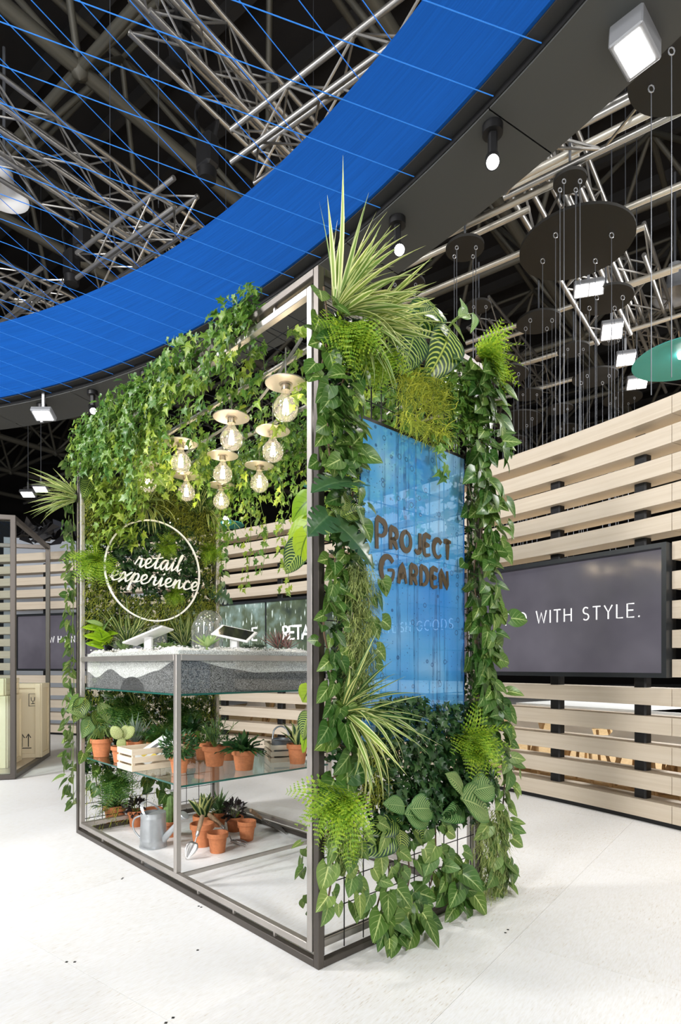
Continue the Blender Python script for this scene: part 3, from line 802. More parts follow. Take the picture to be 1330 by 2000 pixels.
def ship_crate(label, a_, b_, z0, w_, d_, h_, sym=True, group=None):
    c = cpt(a_, b_, z0); t = thing('shipping_crate', label, 'crate', c, group)
    b = MB(); b.box(c+V((0, 0, h_/2)), (w_, d_, h_), CDx, CDy); b.obj('body', 'crate_ply', t)
    f = c - CDy*(d_/2+.008); s = c + CDx*(w_/2+.008); bw = .055
    for sg in (-1, 1):
        b = MB(); b.box(f+V((0, 0, h_/2))+CDx*sg*(w_/2-bw/2), (bw, .018, h_), CDx, CDy); b.obj('batten', 'crate_ply', t, bevel=.002)
        b = MB(); b.box(s+V((0, 0, h_/2))+CDy*sg*(d_/2-bw/2), (.018, bw, h_), CDx, CDy); b.obj('batten', 'crate_ply', t, bevel=.002)
    for z in (bw/2, h_-bw/2):
        b = MB(); b.box(f+V((0, 0, z)), (w_-2*bw, .018, bw), CDx, CDy); b.obj('batten', 'crate_ply', t, bevel=.002)
        b = MB(); b.box(s+V((0, 0, z)), (.018, d_-2*bw, bw), CDx, CDy); b.obj('batten', 'crate_ply', t, bevel=.002)
    if sym:
        o = f+V((0, 0, 0)) - CDy*.001 if False else c - CDy*(d_/2+.001)
        def to(x, y, z): return o + CDx*x + UP*y - CDy*z
        def mark(pls, sw=.007):
            b = MB()
            for pl in pls: b.ribbon(pl, sw, .002, to)
            b.obj('stencil_mark', 'ink', t)
        y0 = .14; x0 = -w_*.18
        mark([[(x0+dx, y0), (x0+dx, y0+.15)] for dx in (0, .07)] + [[(x0+dx-.025, y0+.11), (x0+dx, y0+.155), (x0+dx+.025, y0+.11)] for dx in (0, .07)] + [[(x0-.03, y0-.02), (x0+.10, y0-.02)]], .011)
        x1, y1 = w_*.22, h_*.78
        mark([[(x1-.045, y1-.075), (x1+.045, y1-.075), (x1+.045, y1+.075), (x1-.045, y1+.075), (x1-.045, y1-.075)],
              [(x1-.02, y1+.03), (x1-.018, y1-.005), (x1, y1-.02), (x1+.018, y1-.005), (x1+.02, y1+.03)], [(x1, y1-.02), (x1, y1-.045)], [(x1-.018, y1-.047), (x1+.018, y1-.047)]])
    return t
ship_crate('pale plywood crate with arrows and a glass symbol, nearest the open side', -.135, 1.34, .062, .30, .42, .915)
ship_crate('pale plywood crate squeezed behind the one with the glass symbol', -.42, 1.40, .062, .24, .36, .88)
ship_crate('big plywood crate behind the glass pane', -.60, .68, .062, .86, .60, .80)
ship_crate('flat plywood crate lying on top of the big one', -.60, .70, .866, .80, .55, .19, False)
bc = at(55, 1080, 2.9)+V((-.7, 3.6, 0)); bc.z = 1.9; b = MB(); b.box(bc, (3.0, .2, 3.8), V((.95, .3, 0)), V((-.3, .95, 0)))
tag(b.obj('booth_panel', 'booth_white'), 'pale fabric booth panel showing above the slats at the left', 'panel')
# crumpled black plastic on top of it
b = MB(); c = at(95, 1040, 3.4)
for i in range(34):
    p = c + V((rnd.uniform(-.45, .5), rnd.uniform(-.2, .2), rnd.uniform(-.1, .12)))
    q = [p+rvec(.16) for _ in range(3)]; b.add(q, [(0, 1, 2)])
MATS['black_metal']; mat('foil', (.02, .02, .022), .15, .2)
tag(b.obj('plastic_sheet', 'foil'), 'crumpled glossy black plastic lying behind the booth panel', 'plastic sheet')

# ================================================================== dining area behind the wall
vs = []; fs = []
for i in range(31):
    th = radians(14+2.0*i)
    vs += [wp(th, .45, .004), wp(th, 10.5, .004), wp(th, 10.5, .03), wp(th, .45, .03)]
for i in range(30):
    for k in range(4): fs.append((4*i+k, 4*i+4+k, 4*i+4+(k+1) % 4, 4*i+(k+1) % 4))
tag(MB().add(vs, fs).obj('platform', 'osb_raw'), 'raw chipboard platform behind the slatted wall', 'platform')
def dtable(label, c, DX, DY, ln=1.9):
    t = thing('dining_table', label, 'table', c)
    b = MB(); b.box(c+V((0, 0, .735)), (ln, .8, .03), DX, DY); b.obj('table_top', 'table_white', t, bevel=.004)
    for a_ in (-1, 1):
        for e in (-1, 1):
            p0 = c+DX*a_*(ln/2-.12)+DY*e*.33; p1 = c+DX*a_*(ln/2-.3)+DY*e*.25+V((0, 0, .72))
            d = (p1-p0).normalized(); b = MB(); b.box((p0+p1)/2, (.05, .05, (p1-p0).length), DX, DY, d); b.obj('leg', 'beech', t)
        b = MB(); b.box(c+DX*a_*(ln/2-.3)+V((0, 0, .69)), (.05, .6, .05), DX, DY); b.obj('rail', 'beech', t)
def dchair(c, rot, label, grp):
    t = thing('shell_chair', label, 'chair', c, grp); x = V((cos(rot), sin(rot), 0)); y = V((-sin(rot), cos(rot), 0))
    vs = []; uvs = []; n = 8; prof = [(.22, .47), (.2, .445), (.05, .43), (-.12, .435), (-.2, .47), (-.235, .56), (-.26, .68), (-.27, .76)]
    m = len(prof)
    for i, (py, pz) in enumerate(prof):
        hw = .23 if i < 5 else .22-.02*(i-4)
        for k in range(n+1):
            s = -1+2*k/n; cu = (abs(s)**3)*(.05 if i < 5 else .0)
            vs.append(c + x*s*hw + y*(py+(abs(s)**2)*(.06 if i >= 5 else 0)) + V((0, 0, pz+cu)))
    fs = [(i*(n+1)+k, i*(n+1)+k+1, (i+1)*(n+1)+k+1, (i+1)*(n+1)+k) for i in range(m-1) for k in range(n)]
    MB().add(vs, fs).obj('seat_shell', 'white_plastic', t, 60)
    for a_ in (-1, 1):
        for e in (-1, 1): rod('leg', c+x*a_*.22+y*e*.2, c+x*a_*.13+y*e*.11+V((0, 0, .43)), .016, 'beech', t, 7)
TB = [(1040, 1.35, 'white table behind the wall, left of the black post'), (1345, 1.3, 'white table behind the wall at the right edge'), (1120, 5.6, 'white table furthest back behind the wall'), (500, 1.35, 'white table behind the slats seen under the tank')]
TC = []
for i, (u, ro, lb) in enumerate(TB):
    th = wall_angle(u); DY = V((cos(th), sin(th), 0)); DX = V((sin(th), -cos(th), 0)); c = wp(th, ro, .031); TC.append((c, DX, DY))
    dtable(lb, c, DX, DY)
    for a_ in (-.6, 0, .6):
        for e in (-1, 1):
            if i == 3 and e > 0: continue
            dchair(c+DX*a_+DY*e*.55, atan2(DX.y, DX.x)+(pi if e > 0 else 0), 'white wooden-legged chair at the ' + lb.replace('white ', ''), 'shell chairs at the ' + lb.replace('white ', ''))
def bowl(label, c, r):
    t = thing('glass_bowl', label, 'bowl', c)
    prof = [(0, 0)]+[(r*sin(a_), r-r*cos(a_)) for a_ in [radians(x) for x in (20, 45, 70, 95, 120, 145)]]
    b = MB(); b.lathe(prof, 20, c); b.obj('bowl', 'dome_glass', t, 60)
    b = MB()
    for i in range(40):
        p = c+V((0, 0, r*.7))+rvec(r*.5); b.add([p, p+rvec(r*.3), p+rvec(r*.3)], [(0, 1, 2)], [(0.5, 0), (.3, .5), (.7, 1)])
    o = b.obj('greenery', 'ivy', t); o['kind'] = 'stuff'
for dx, dy, lb in ((-.85, 0, 'round glass bowl of greenery left above the slats'), (.25, .1, 'round glass bowl of greenery in the middle above the slats'), (.72, 0, 'round glass bowl of greenery next to the black post')):
    c, DX, DY = TC[2]; bowl(lb, c+DX*dx+DY*dy+V((0, 0, .751)), .10)
# ================================================================== garden pavilion: bronze outer frame, steel inner frame
pav = thing('garden_pavilion', 'bronze and steel box frame of the garden pavilion, overgrown with plants', 'pavilion', P(0, 0, 0))
F = .031
def pb(name, m, *a, parent=pav, bevel=.0025):
    b = MB(); b.pbox(*a); return b.obj(name, m, parent, bevel=bevel)
for t0 in (0, LEN-F):
    for w0 in (0, WID-F): pb('outer_post', 'bronze', t0, t0+F, w0, w0+F, 0, HGT)
for z0 in (0, HGT-F):
    for w0 in (0, WID-F): pb('outer_rail', 'bronze', F, LEN-F, w0, w0+F, z0, z0+F)
    for t0 in (0, LEN-F): pb('outer_rail', 'bronze', t0, t0+F, F, WID-F, z0, z0+F)
I0 = .047; zi0, zi1 = .052, HGT-.052-.004
TM = 1.17                                   # where the planting tank begins
for t0 in (I0, LEN-I0-F):
    for w0 in (.004, WID-.004-F): pb('inner_post', 'steel', t0, t0+F, w0, w0+F, zi0, zi1)
for z0 in (zi0, zi1-F):
    for w0 in (.004, WID-.004-F): pb('inner_rail', 'steel', I0+F, LEN-I0-F, w0, w0+F, z0, z0+F)
    for t0 in (I0, LEN-I0-F): pb('inner_rail', 'steel', t0, t0+F, .004+F, WID-.004-F, z0, z0+F)
pb('inner_rail', 'steel', TM, TM+.014, .036, WID-.036, .052, .075)
for w0 in (.004, WID-.004-F): pb('tank_post', 'steel', TM, TM+F, w0, w0+F, zi0+F, 1.262)
for w0 in (.004, WID-.004-F): pb('tank_rail', 'steel', TM+F, LEN-I0-F, w0, w0+F, 1.228, 1.262)
for t0 in (TM, LEN-I0-F): pb('tank_rail', 'steel', t0, t0+F, .004+F, WID-.004-F, 1.228, 1.262)
for t0 in (.30, .62, .95, 1.6, 2.2):
    pb('spacer', 'steel', t0, t0+.012, .012, .024, F, zi0, bevel=0)
    pb('spacer', 'steel', t0, t0+.012, .012, .024, zi1, HGT-F, bevel=0)
# welded wire mesh at both ends and overhead
def grid(plane, name='wire_mesh'):
    b = MB()
    if plane == 'roof':
        for i in range(20): t = .06+i*(LEN-.12)/19; b.path([P(t, .03, HGT-.02), P(t, WID-.03, HGT-.02)], .0025, 4)
        for j in range(9): w_ = .04+j*(WID-.08)/8; b.path([P(.03, w_, HGT-.024), P(LEN-.03, w_, HGT-.024)], .0025, 4)
    else:
        t = .036 if plane == 'near' else LEN-.036
        for j in range(10): w_ = .06+j*(WID-.12)/9; b.path([P(t, w_, .03), P(t, w_, HGT-.03)], .0026, 4)
        for i in range(25): z = .10+i*.107; b.path([P(t, .03, z), P(t, WID-.03, z)], .0026, 4)
    return b.obj(name, 'wire', pav)
grid('near'); grid('end'); grid('roof')
# cable raceway for the bulbs
b = MB(); b.path(smooth_path([P(.35, .2, 2.70), P(.9, .35, 2.64), P(1.5, .5, 2.70), P(2.2, .5, 2.66)], 6), .008, 6); b.obj('lamp_cable', 'cord', pav, 60)
b = MB(); b.path([P(.1, .7, 2.715), P(2.5, .7, 2.715)], .014, 8); b.obj('conduit', 'steel', pav, 60)
b = MB(); b.path([P(.1, .3, 2.715), P(2.5, .3, 2.715)], .014, 8); b.obj('conduit', 'steel', pav, 60)

# ------------------------------------------------------------------ planting tank: glass, dark and white gravel
TZ0, TZ1 = 1.045, 1.285; T0, T1 = TM+.034, LEN-.082; W0, W1 = .038, WID-.038
tank = thing('glass_planter', 'glass tank of layered dark and white gravel on the steel frame', 'planter', P((T0+T1)/2, WID/2, TZ0))
for nm, a_ in (('glass_side', (T0, T1, W0, W0+.008, TZ0, TZ1)), ('glass_side', (T0, T1, W1-.008, W1, TZ0, TZ1)), ('glass_side', (T0, T0+.008, W0, W1, TZ0, TZ1)), ('glass_side', (T1-.008, T1, W0, W1, TZ0, TZ1))):
    pb(nm, 'glass', *a_, parent=tank, bevel=0)
pb('glass_floor', 'shelf_glass', T0, T1, W0, W1, TZ0-.010, TZ0, parent=tank, bevel=0)
pb('glass_edge', 'glass_edge', T0-.002, T1, W0-.002, W0, TZ0-.010, TZ0, parent=tank, bevel=0)
pb('glass_edge', 'glass_edge', T0-.002, T0, W0, W1, TZ0-.010, TZ0, parent=tank, bevel=0)
def gravel_mat(name, c0, c1, scale=260):
    m = mat(name, c0, .7); nt, N, Lk = nodes_of(m); b = N['Principled BSDF']
    tc = N.new('ShaderNodeTexCoord'); vo = N.new('ShaderNodeTexVoronoi'); vo.inputs['Scale'].default_value = scale
    Lk.new(tc.outputs['Object'], vo.inputs['Vector']); sp = N.new('ShaderNodeSeparateColor'); Lk.new(vo.outputs['Color'], sp.inputs[0])
    r = ramp(N, [(.1, c0), (.9, c1)]); Lk.new(sp.outputs[0], r.inputs[0]); Lk.new(r.outputs[0], b.inputs['Base Color'])
    bp = N.new('ShaderNodeBump'); bp.inputs['Strength'].default_value = .7; bp.inputs['Distance'].default_value = .003; bp.invert = True
    Lk.new(vo.outputs['Distance'], bp.inputs['Height']); Lk.new(bp.outputs[0], b.inputs['Normal'])
gravel_mat('gravel_white', (.40, .40, .38), (.92, .92, .90)); gravel_mat('gravel_grey', (.012, .012, .012), (.34, .34, .34), 300); gravel_mat('gravel_black', (.006, .006, .006), (.14, .14, .14), 300)
def interp(tab, x):
    for (x0, y0), (x1, y1) in zip(tab, tab[1:]):
        if x <= x1:
            k = (x-x0)/(x1-x0); k = k*k*(3-2*k); return y0+(y1-y0)*k
    return tab[-1][1]
HA = [(0, .92), (.04, .8), (.2, .42), (.38, .30), (.52, .33), (.70, .62), (.88, .32), (1, .52)]
HB = [(0, .92), (.06, .86), (.30, .58), (.5, .52), (.8, .56), (1, .55)]
TH = 1.255-TZ0
def hdark(s, q):          # s along the tank from the middle post, q across it
    ka = max(0, 1-q*2.2); kb = max(0, 1-s*2.2)
    return (interp(HA, s)*(ka+.05)+interp(HB, q)*(kb+.05))/(ka+kb+.1)
NS, NQ = 44, 30; e = .0085
def layer(name, m, lo, hi, parent):
    vs = []; fs = []
    gpt = lambda i, j, z: P(T0+e+(T1-T0-2*e)*i/NS, W0+e+(W1-W0-2*e)*j/NQ, z)
    idx = lambda i, j, k: (i*(NQ+1)+j)*2+k
    for i in range(NS+1):
        for j in range(NQ+1):
            vs += [gpt(i, j, lo(i/NS, j/NQ)), gpt(i, j, hi(i/NS, j/NQ))]
    for i in range(NS):
        for j in range(NQ):
            fs.append((idx(i, j, 1), idx(i, j+1, 1), idx(i+1, j+1, 1), idx(i+1, j, 1)))
            fs.append((idx(i, j, 0), idx(i+1, j, 0), idx(i+1, j+1, 0), idx(i, j+1, 0)))
    for i in range(NS):
        for j in (0, NQ): fs.append((idx(i, j, 0), idx(i+1, j, 0), idx(i+1, j, 1), idx(i, j, 1)))
    for j in range(NQ):
        for i in (0, NS): fs.append((idx(i, j, 0), idx(i, j+1, 0), idx(i, j+1, 1), idx(i, j, 1)))
    return MB().add(vs, fs).obj(name, m, parent)
fz = lambda s, q: TZ0+.001+TH*hdark(s, q)*.98
def grey_top(s, q): return fz(s, q)
kmix = lambda s: max(0, .36*(1-((s-.42)/.135)**2))
o = layer('dark_gravel', 'gravel_grey', lambda s, q: TZ0+.0005, fz, None); tag(o, 'dark speckled gravel heaped in waves behind the tank glass', 'gravel', kind='stuff')
hw = [[rnd.uniform(-.006, .006)+.012*sin(5*i/NS*3)+.01*cos(j*.5) for j in range(NQ+1)] for i in range(NS+1)]
o = layer('white_gravel', 'gravel_white', lambda s, q: fz(s, q)+.0006, lambda s, q: 1.288+hw[int(round(s*NS))][int(round(q*NQ))]*(1 if .02 < q < .98 and .02 < s < .98 else -.4), None); tag(o, 'bright white gravel filling the top of the glass tank', 'gravel', kind='stuff')
# black heap pressed against the long pane
vs = [P(T0+.33*(T1-T0)+.0, W0+.0082, TZ0+.001)]; n = 20
ctr = T0+.45*(T1-T0); rr = .17
b = MB(); top = [P(ctr+rr*cos(pi*i/n), W0+.0081, TZ0+.001+.085*sin(pi*i/n)) for i in range(n+1)]; bk = P(ctr, W0+.06, TZ0+.002)
b.add(top+[bk], [tuple(range(n+1))]+[(i, i+1, n+1) for i in range(n)]+[(n, 0, n+1)])
tag(b.obj('black_gravel', 'gravel_black'), 'small black gravel heap against the long pane of the tank', 'gravel', kind='stuff')
b = MB()
st = []
for i in range(1500):       # loose white pebbles on top
    t_, w_ = rnd.uniform(T0+.02, T1-.02), rnd.uniform(W0+.015, W1-.015); r = rnd.uniform(.004, .009)
    c = P(t_, w_, 1.290+rnd.uniform(0, .022)); q = [c+V(d)*r*rnd.uniform(.7, 1.2) for d in ((1, 0, 0), (0, 1, 0), (-1, 0, 0), (0, -1, 0), (0, 0, .8), (0, 0, -.8))]
    b.add(q, [(0, 1, 4), (1, 2, 4), (2, 3, 4), (3, 0, 4), (1, 0, 5), (2, 1, 5), (3, 2, 5), (0, 3, 5)])
tag(b.obj('white_pebbles', 'gravel_white'), 'loose white pebbles strewn over the tank', 'pebbles', kind='stuff')

# ------------------------------------------------------------------ glass shelf under the tank
SZ = .55
sh = thing('glass_shelf', 'clear glass shelf carrying pots and wooden boxes under the tank', 'shelf', P((T0+T1)/2, WID/2, SZ))
pb('shelf_pane', 'shelf_glass', TM+.004, LEN-.08, .04, WID-.04, SZ-.010, SZ, parent=sh, bevel=0)
pb('shelf_edge', 'glass_edge', TM+.001, TM+.004, .037, WID-.04, SZ-.010, SZ, parent=sh, bevel=0)
pb('shelf_edge', 'glass_edge', TM+.004, LEN-.08, .037, .04, SZ-.010, SZ, parent=sh, bevel=0)
for (t_, w_) in ((TM+.04, .018), (LEN-.1, .018), (TM+.04, WID-.018), (LEN-.1, WID-.018)):
    b = MB(); b.lathe([(0, -.018), (.008, -.018), (.008, -.0102), (0, -.0102)], 10, P(t_, w_+(.03 if w_ < .5 else -.03), SZ)); b.obj('shelf_pin', 'steel', sh)

# ------------------------------------------------------------------ pendant bulbs
BULBS = [(558, 798, 'nearest bare globe bulb under a round plate by the steel post'), (452, 858, 'bare globe bulb second from the near end, on the left'), (533, 882, 'bare globe bulb in front of the yellow fern'),
         (353, 904, 'bare globe bulb half behind hanging ivy, upper left'), (435, 926, 'bare globe bulb in the middle of the cluster'), (506.6, 944, 'bare globe bulb low on the right with a full round plate'),
         (288, 944, 'leftmost bare globe bulb of the cluster'), (364, 962, 'bare globe bulb just above the ring sign, left of the middle'), (432, 979, 'smallest and furthest bare globe bulb above the spider plant')]
for u, v, lb in BULBS:
    c = at(u, v, 2.43); t = thing('pendant_lamp', lb, 'pendant lamp', c)
    r = .0625; zt = .117
    b = MB(); pr = [(r*sin(radians(a_)), -r*cos(radians(a_))) for a_ in range(0, 151, 15)]
    pr[0] = (.001, -r); pr += [(.024, .066), (.0175, .078), (.0170, .090)]
    b.lathe(pr, 28, c); b.obj('glass_globe', 'bulb_glass', t, 179)
    b = MB(); b.lathe([(.0, .086), (.021, .086), (.0225, .092), (.021, .113), (.0, .115)], 18, c); b.obj('socket', 'brass', t, 40)
    b = MB(); b.lathe([(0, zt), (.098, zt), (.100, zt+.004), (.02, zt+.010), (0, zt+.012)], 40, c); b.obj('plate', 'plate', t, 40)
    b = MB(); b.lathe([(.0, zt-.004), (.032, zt-.004), (.032, zt), (0, zt)], 20, c); b.obj('collar', 'brass', t, 40)
    rod('cord', c+V((0, 0, zt+.008)), V((c.x, c.y, 2.72)), .004, 'cord', t, 6)
    b = MB()
    b.path([c+V((.0, 0, .086)), c+V((0, 0, .03))], .003, 5); b.obj('glass_stem', 'bulb_glass', t)
    b = MB()
    for k in range(6):
        a_ = k*pi/3; b.path([c+V((.010*cos(a_), .010*sin(a_), .03)), c+V((.014*cos(a_), .014*sin(a_), -.026))], .0016, 4)
    b.obj('filament', 'filament', t)
    point('bulb_light', c, 2.6, size=.014)

# ------------------------------------------------------------------ blue rain panel with its lettering
def rain_panel_mat():
    m = bpy.data.materials.new('rain_film'); MATS['rain_film'] = m; nt, N, Lk = nodes_of(m); b = N['Principled BSDF']
    uv = N.new('ShaderNodeUVMap'); uv.uv_map = 'UVMap'
    def mp(sx, sy):
        q_ = N.new('ShaderNodeMapping'); q_.inputs['Scale'].default_value = (sx, sy, 1); Lk.new(uv.outputs[0], q_.inputs[0]); return q_.outputs[0]
    n = N.new('ShaderNodeTexNoise'); n.inputs['Scale'].default_value = 1; n.inputs['Detail'].default_value = 2; Lk.new(mp(1.6, 3.2), n.inputs['Vector'])
    base = ramp(N, [(.3, (.05, .33, .90)), (.52, (.13, .50, .97)), (.7, (.36, .68, 1.0))]); Lk.new(n.outputs['Fac'], base.inputs[0])
    n2 = N.new('ShaderNodeTexNoise'); n2.inputs['Scale'].default_value = 1; n2.inputs['Detail'].default_value = 3; n2.inputs['Distortion'].default_value = .4; Lk.new(mp(17, .9), n2.inputs['Vector'])
    st = ramp(N, [(.55, (0, 0, 0)), (.60, (1, 1, 1)), (.66, (.25, .25, .25))]); Lk.new(n2.outputs['Fac'], st.inputs[0])
    n4 = N.new('ShaderNodeTexNoise'); n4.inputs['Scale'].default_value = 1; n4.inputs['Detail'].default_value = 2; Lk.new(mp(40, 26), n4.inputs['Vector'])
    stk = math_n(N, Lk, 'MULTIPLY', st.outputs[0], math_n(N, Lk, 'MULTIPLY_ADD', n4.outputs['Fac'], 1.6, -.2))
    vo = N.new('ShaderNodeTexVoronoi'); vo.inputs['Scale'].default_value = 1; vo.inputs['Randomness'].default_value = 1; Lk.new(mp(15, 29), vo.inputs['Vector'])
    ringf = ramp(N, [(.17, (0, 0, 0)), (.22, (1, 1, 1)), (.25, (1, 1, 1)), (.29, (0, 0, 0))]); Lk.new(vo.outputs['Distance'], ringf.inputs[0])
    sp = N.new('ShaderNodeSeparateColor'); Lk.new(vo.outputs['Color'], sp.inputs[0])
    drop = math_n(N, Lk, 'MULTIPLY', ringf.outputs[0], math_n(N, Lk, 'GREATER_THAN', sp.outputs[0], .62))
    vo2 = N.new('ShaderNodeTexVoronoi'); vo2.inputs['Scale'].default_value = 1; Lk.new(mp(44, 84), vo2.inputs['Vector'])
    rf2 = ramp(N, [(.14, (1, 1, 1)), (.2, (0, 0, 0))]); Lk.new(vo2.outputs['Distance'], rf2.inputs[0])
    sp2 = N.new('ShaderNodeSeparateColor'); Lk.new(vo2.outputs['Color'], sp2.inputs[0])
    d2 = math_n(N, Lk, 'MULTIPLY', rf2.outputs[0], math_n(N, Lk, 'GREATER_THAN', sp2.outputs[0], .6))
    dark = math_n(N, Lk, 'MINIMUM', math_n(N, Lk, 'ADD', math_n(N, Lk, 'MULTIPLY', stk, .85), math_n(N, Lk, 'MULTIPLY', math_n(N, Lk, 'ADD', drop, d2), .8)), .85)
    mx = N.new('ShaderNodeMix'); mx.data_type = 'RGBA'; mx.inputs['B'].default_value = (.045, .13, .32, 1); Lk.new(base.outputs[0], mx.inputs['A']); Lk.new(dark, mx.inputs['Factor'])
    Lk.new(mx.outputs['Result'], b.inputs['Base Color']); b.inputs['Roughness'].default_value = .08; b.inputs['Specular IOR Level'].default_value = .3
    tl = N.new('ShaderNodeBsdfTranslucent'); Lk.new(mx.outputs['Result'], tl.inputs[0])
    m1 = N.new('ShaderNodeMixShader'); m1.inputs[0].default_value = .22; Lk.new(b.outputs[0], m1.inputs[1]); Lk.new(tl.outputs[0], m1.inputs[2])
    tp = N.new('ShaderNodeBsdfTransparent'); Lk.new(mx.outputs['Result'], tp.inputs[0])
    hs = N.new('ShaderNodeMix'); hs.data_type = 'RGBA'; hs.inputs['Factor'].default_value = .50; Lk.new(mx.outputs['Result'], hs.inputs['A']); hs.inputs['B'].default_value = (.72, .87, 1, 1); Lk.new(hs.outputs['Result'], tp.inputs[0])
    m2 = N.new('ShaderNodeMixShader'); m2.inputs[0].default_value = .41; Lk.new(m1.outputs[0], m2.inputs[1]); Lk.new(tp.outputs[0], m2.inputs[2])
    Lk.new(m2.outputs[0], N['Material Output'].inputs[0])
rain_panel_mat()
PW0, PW1, PZ0, PZ1, PT = .225, .955, .86, 2.235, -.012
panel = thing('rain_panel', 'translucent blue panel printed with raindrops, lettered PROJECT GARDEN', 'sign', P(PT, (PW0+PW1)/2, PZ0))
b = MB(); b.add([P(PT, PW0, PZ0), P(PT, PW1, PZ0), P(PT, PW1, PZ1), P(PT, PW0, PZ1)], [(0, 1, 2, 3)], [(0, 0), (1, 0), (1, 1), (0, 1)])
b.obj('printed_film', 'rain_film', panel)
for a_ in ((PT, PT+.006, PW0-.004, PW0, PZ0, PZ1), (PT, PT+.006, PW1, PW1+.004, PZ0, PZ1)): pb('panel_edge', 'ring_blue', *a_, parent=panel, bevel=0)
pb('top_bar', 'black_metal', PT, PT+.012, PW0-.004, PW1+.004, PZ1, PZ1+.014, parent=panel, bevel=0)
for w_ in (.32, .88): rod('hanger', P(.02, w_, PZ1), P(.02, w_, PZ1+.3), .004, 'black_metal', panel, 6)
def line_on_panel(s, u0, v0, u1, size, sw, k=1):
    p = onB(u0, v0, -PT); qv = onB(u1, v0, -PT); x0 = (p-P(PT, 0, 0)).dot(BX); z0 = p.z; x1 = (qv-P(PT, 0, 0)).dot(BX)
    wt = lambda ch: 1.0
    def to(x, y, z): return P(PT-.004-z, x0+x, z0+y)
    first = [True]
    def weight(ch):
        if first[0] and ch == s[0]: first[0] = False; return 1.42
        return 1.0
    # spacing chosen so that the word spans the measured width
    tot = sum(GL[c][0] for c in s)+GL[s[0]][0]*.42; gap = ((x1-x0)/size - tot)/(len(s)-1)
    x = 0
    for i, ch in enumerate(s):
        kk = 1.42 if i == 0 else 1.0; wd, stx = GL[ch]; b = MB()
        yo = -.12*size if i == 0 else rnd.uniform(-.03, .03)*size
        for pl in stx:
            pts = smooth_path([V((x+px*size*kk*.95, yo+py*size*kk, 0)) for px, py in pl], 3); n = len(pts)
            b.ribbon([(q_.x, q_.y) for q_ in pts], [sw*(1.15-.5*abs(2*i_/(n-1)-.7)) for i_ in range(n)], .004, to)
        b.obj('letter', 'lettering_brown', panel)
        x += (wd*kk+gap)*size
line_on_panel('PROJECT', 734, 1064, 878, .083, .025)
line_on_panel('GARDEN', 742, 1131, 872, .078, .025)

# ------------------------------------------------------------------ round sign on the far wall
SC = onE(302, 1115, .20); sgn = thing('ring_sign', 'thin white ring with the handwritten words retail experience', 'sign', SC-V((0, 0, .38)))
RR = .375
b = MB(); n = 72
prof = [(-.0055, -.006), (.0055, -.006), (.0055, .006), (-.0055, .006)]
vs = []; fs = []
for i in range(n):
    a_ = 2*pi*i/n
    for (dr, dt) in prof: vs.append(SC + (BX*cos(a_)+UP*sin(a_))*(RR+dr) + AX*dt)
for i in range(n):
    for k in range(4): fs.append((i*4+k, i*4+(k+1) % 4, ((i+1) % n)*4+(k+1) % 4, ((i+1) % n)*4+k))
b.add(vs, fs); b.obj('ring', 'sign_white', sgn, 40)
SCR = {'r': (.80, [[(0, .25), (.16, .8), (.2, 1.05), (.27, .86), (.46, .9), (.48, .6), (.46, .2), (.58, 0), (.80, .25)]]),
 'e': (.72, [[(0, .25), (.3, .42), (.5, .72), (.38, 1), (.14, .82), (.1, .35), (.26, 0), (.5, .06), (.72, .25)]]),
 't': (.66, [[(0, .25), (.28, .9), (.42, 1.65), (.28, .5), (.34, .02), (.66, .25)], [(-.1, 1.05), (.3, 1.1), (.75, 1.25)]]),
 'a': (.95, [[(0, .25), (.2, .8), (.5, 1), (.66, .92), (.4, 1.0), (.12, .6), (.18, .05), (.42, .12), (.66, .9), (.64, .25), (.74, 0), (.95, .25)]]),
 'i': (.52, [[(0, .25), (.22, .95), (.2, .3), (.28, 0), (.52, .25)], [(.3, 1.3), (.36, 1.4)]]),
 'l': (.56, [[(0, .25), (.34, 1.2), (.44, 1.75), (.28, 1.6), (.2, .5), (.3, 0), (.56, .25)]]),
 'x': (.78, [[(0, .25), (.12, .85), (.26, .95), (.4, .45), (.54, 0), (.78, .25)], [(.8, 1.05), (.4, .5), (.0, -.1)]]),
 'p': (.80, [[(0, .25), (.26, 1.05), (.16, .1), (.06, -.85)], [(.14, -.1), (.22, .6), (.46, 1), (.62, .7), (.48, .15), (.24, .1), (.5, .05), (.80, .25)]]),
 'n': (.9, [[(0, .25), (.16, .95), (.16, .5), (.14, 0)], [(.14, .05), (.3, .7), (.52, .95), (.56, .4), (.66, 0), (.9, .25)]]),
 'c': (.74, [[(0, .25), (.3, .9), (.54, .86), (.36, 1), (.12, .65), (.16, .1), (.42, 0), (.74, .25)]])}
def script(s, u0, v0, u1, size, slope, sw=.0098):
    p = onE(u0, v0, .20); q_ = onE(u1, v0, .20); span = (q_-p).dot(BX); tot = sum(SCR[c][0] for c in s); sx = span/tot; x = 0
    def to(px, py, pz): return p + BX*px + UP*(py-px*slope) - AX*(pz-.006)
    for c in s:
        b = MB(); wd, stx = SCR[c]
        for pl in stx:
            pts = smooth_path([V(((x+px)*sx+py*size*.28, py*size, 0)) for px, py in pl], 4); n = len(pts)
            b.ribbon([(k.x, k.y) for k in pts], [sw*(.8+.45*(1 if i_ and pts[i_].y < pts[i_-1].y else 0)) for i_ in range(n)], .012, to)
        b.obj('script_letter', 'sign_white', sgn); x += wd
script('retail', 262, 1106, 352, .072, .0)
script('experience', 214, 1131, 386, .068, .035)
for a_ in (60, 120, 240, 300):
    k = SC+(BX*cos(radians(a_))+UP*sin(radians(a_)))*RR; rod('standoff', k, k+AX*.165, .004, 'steel', sgn, 6)
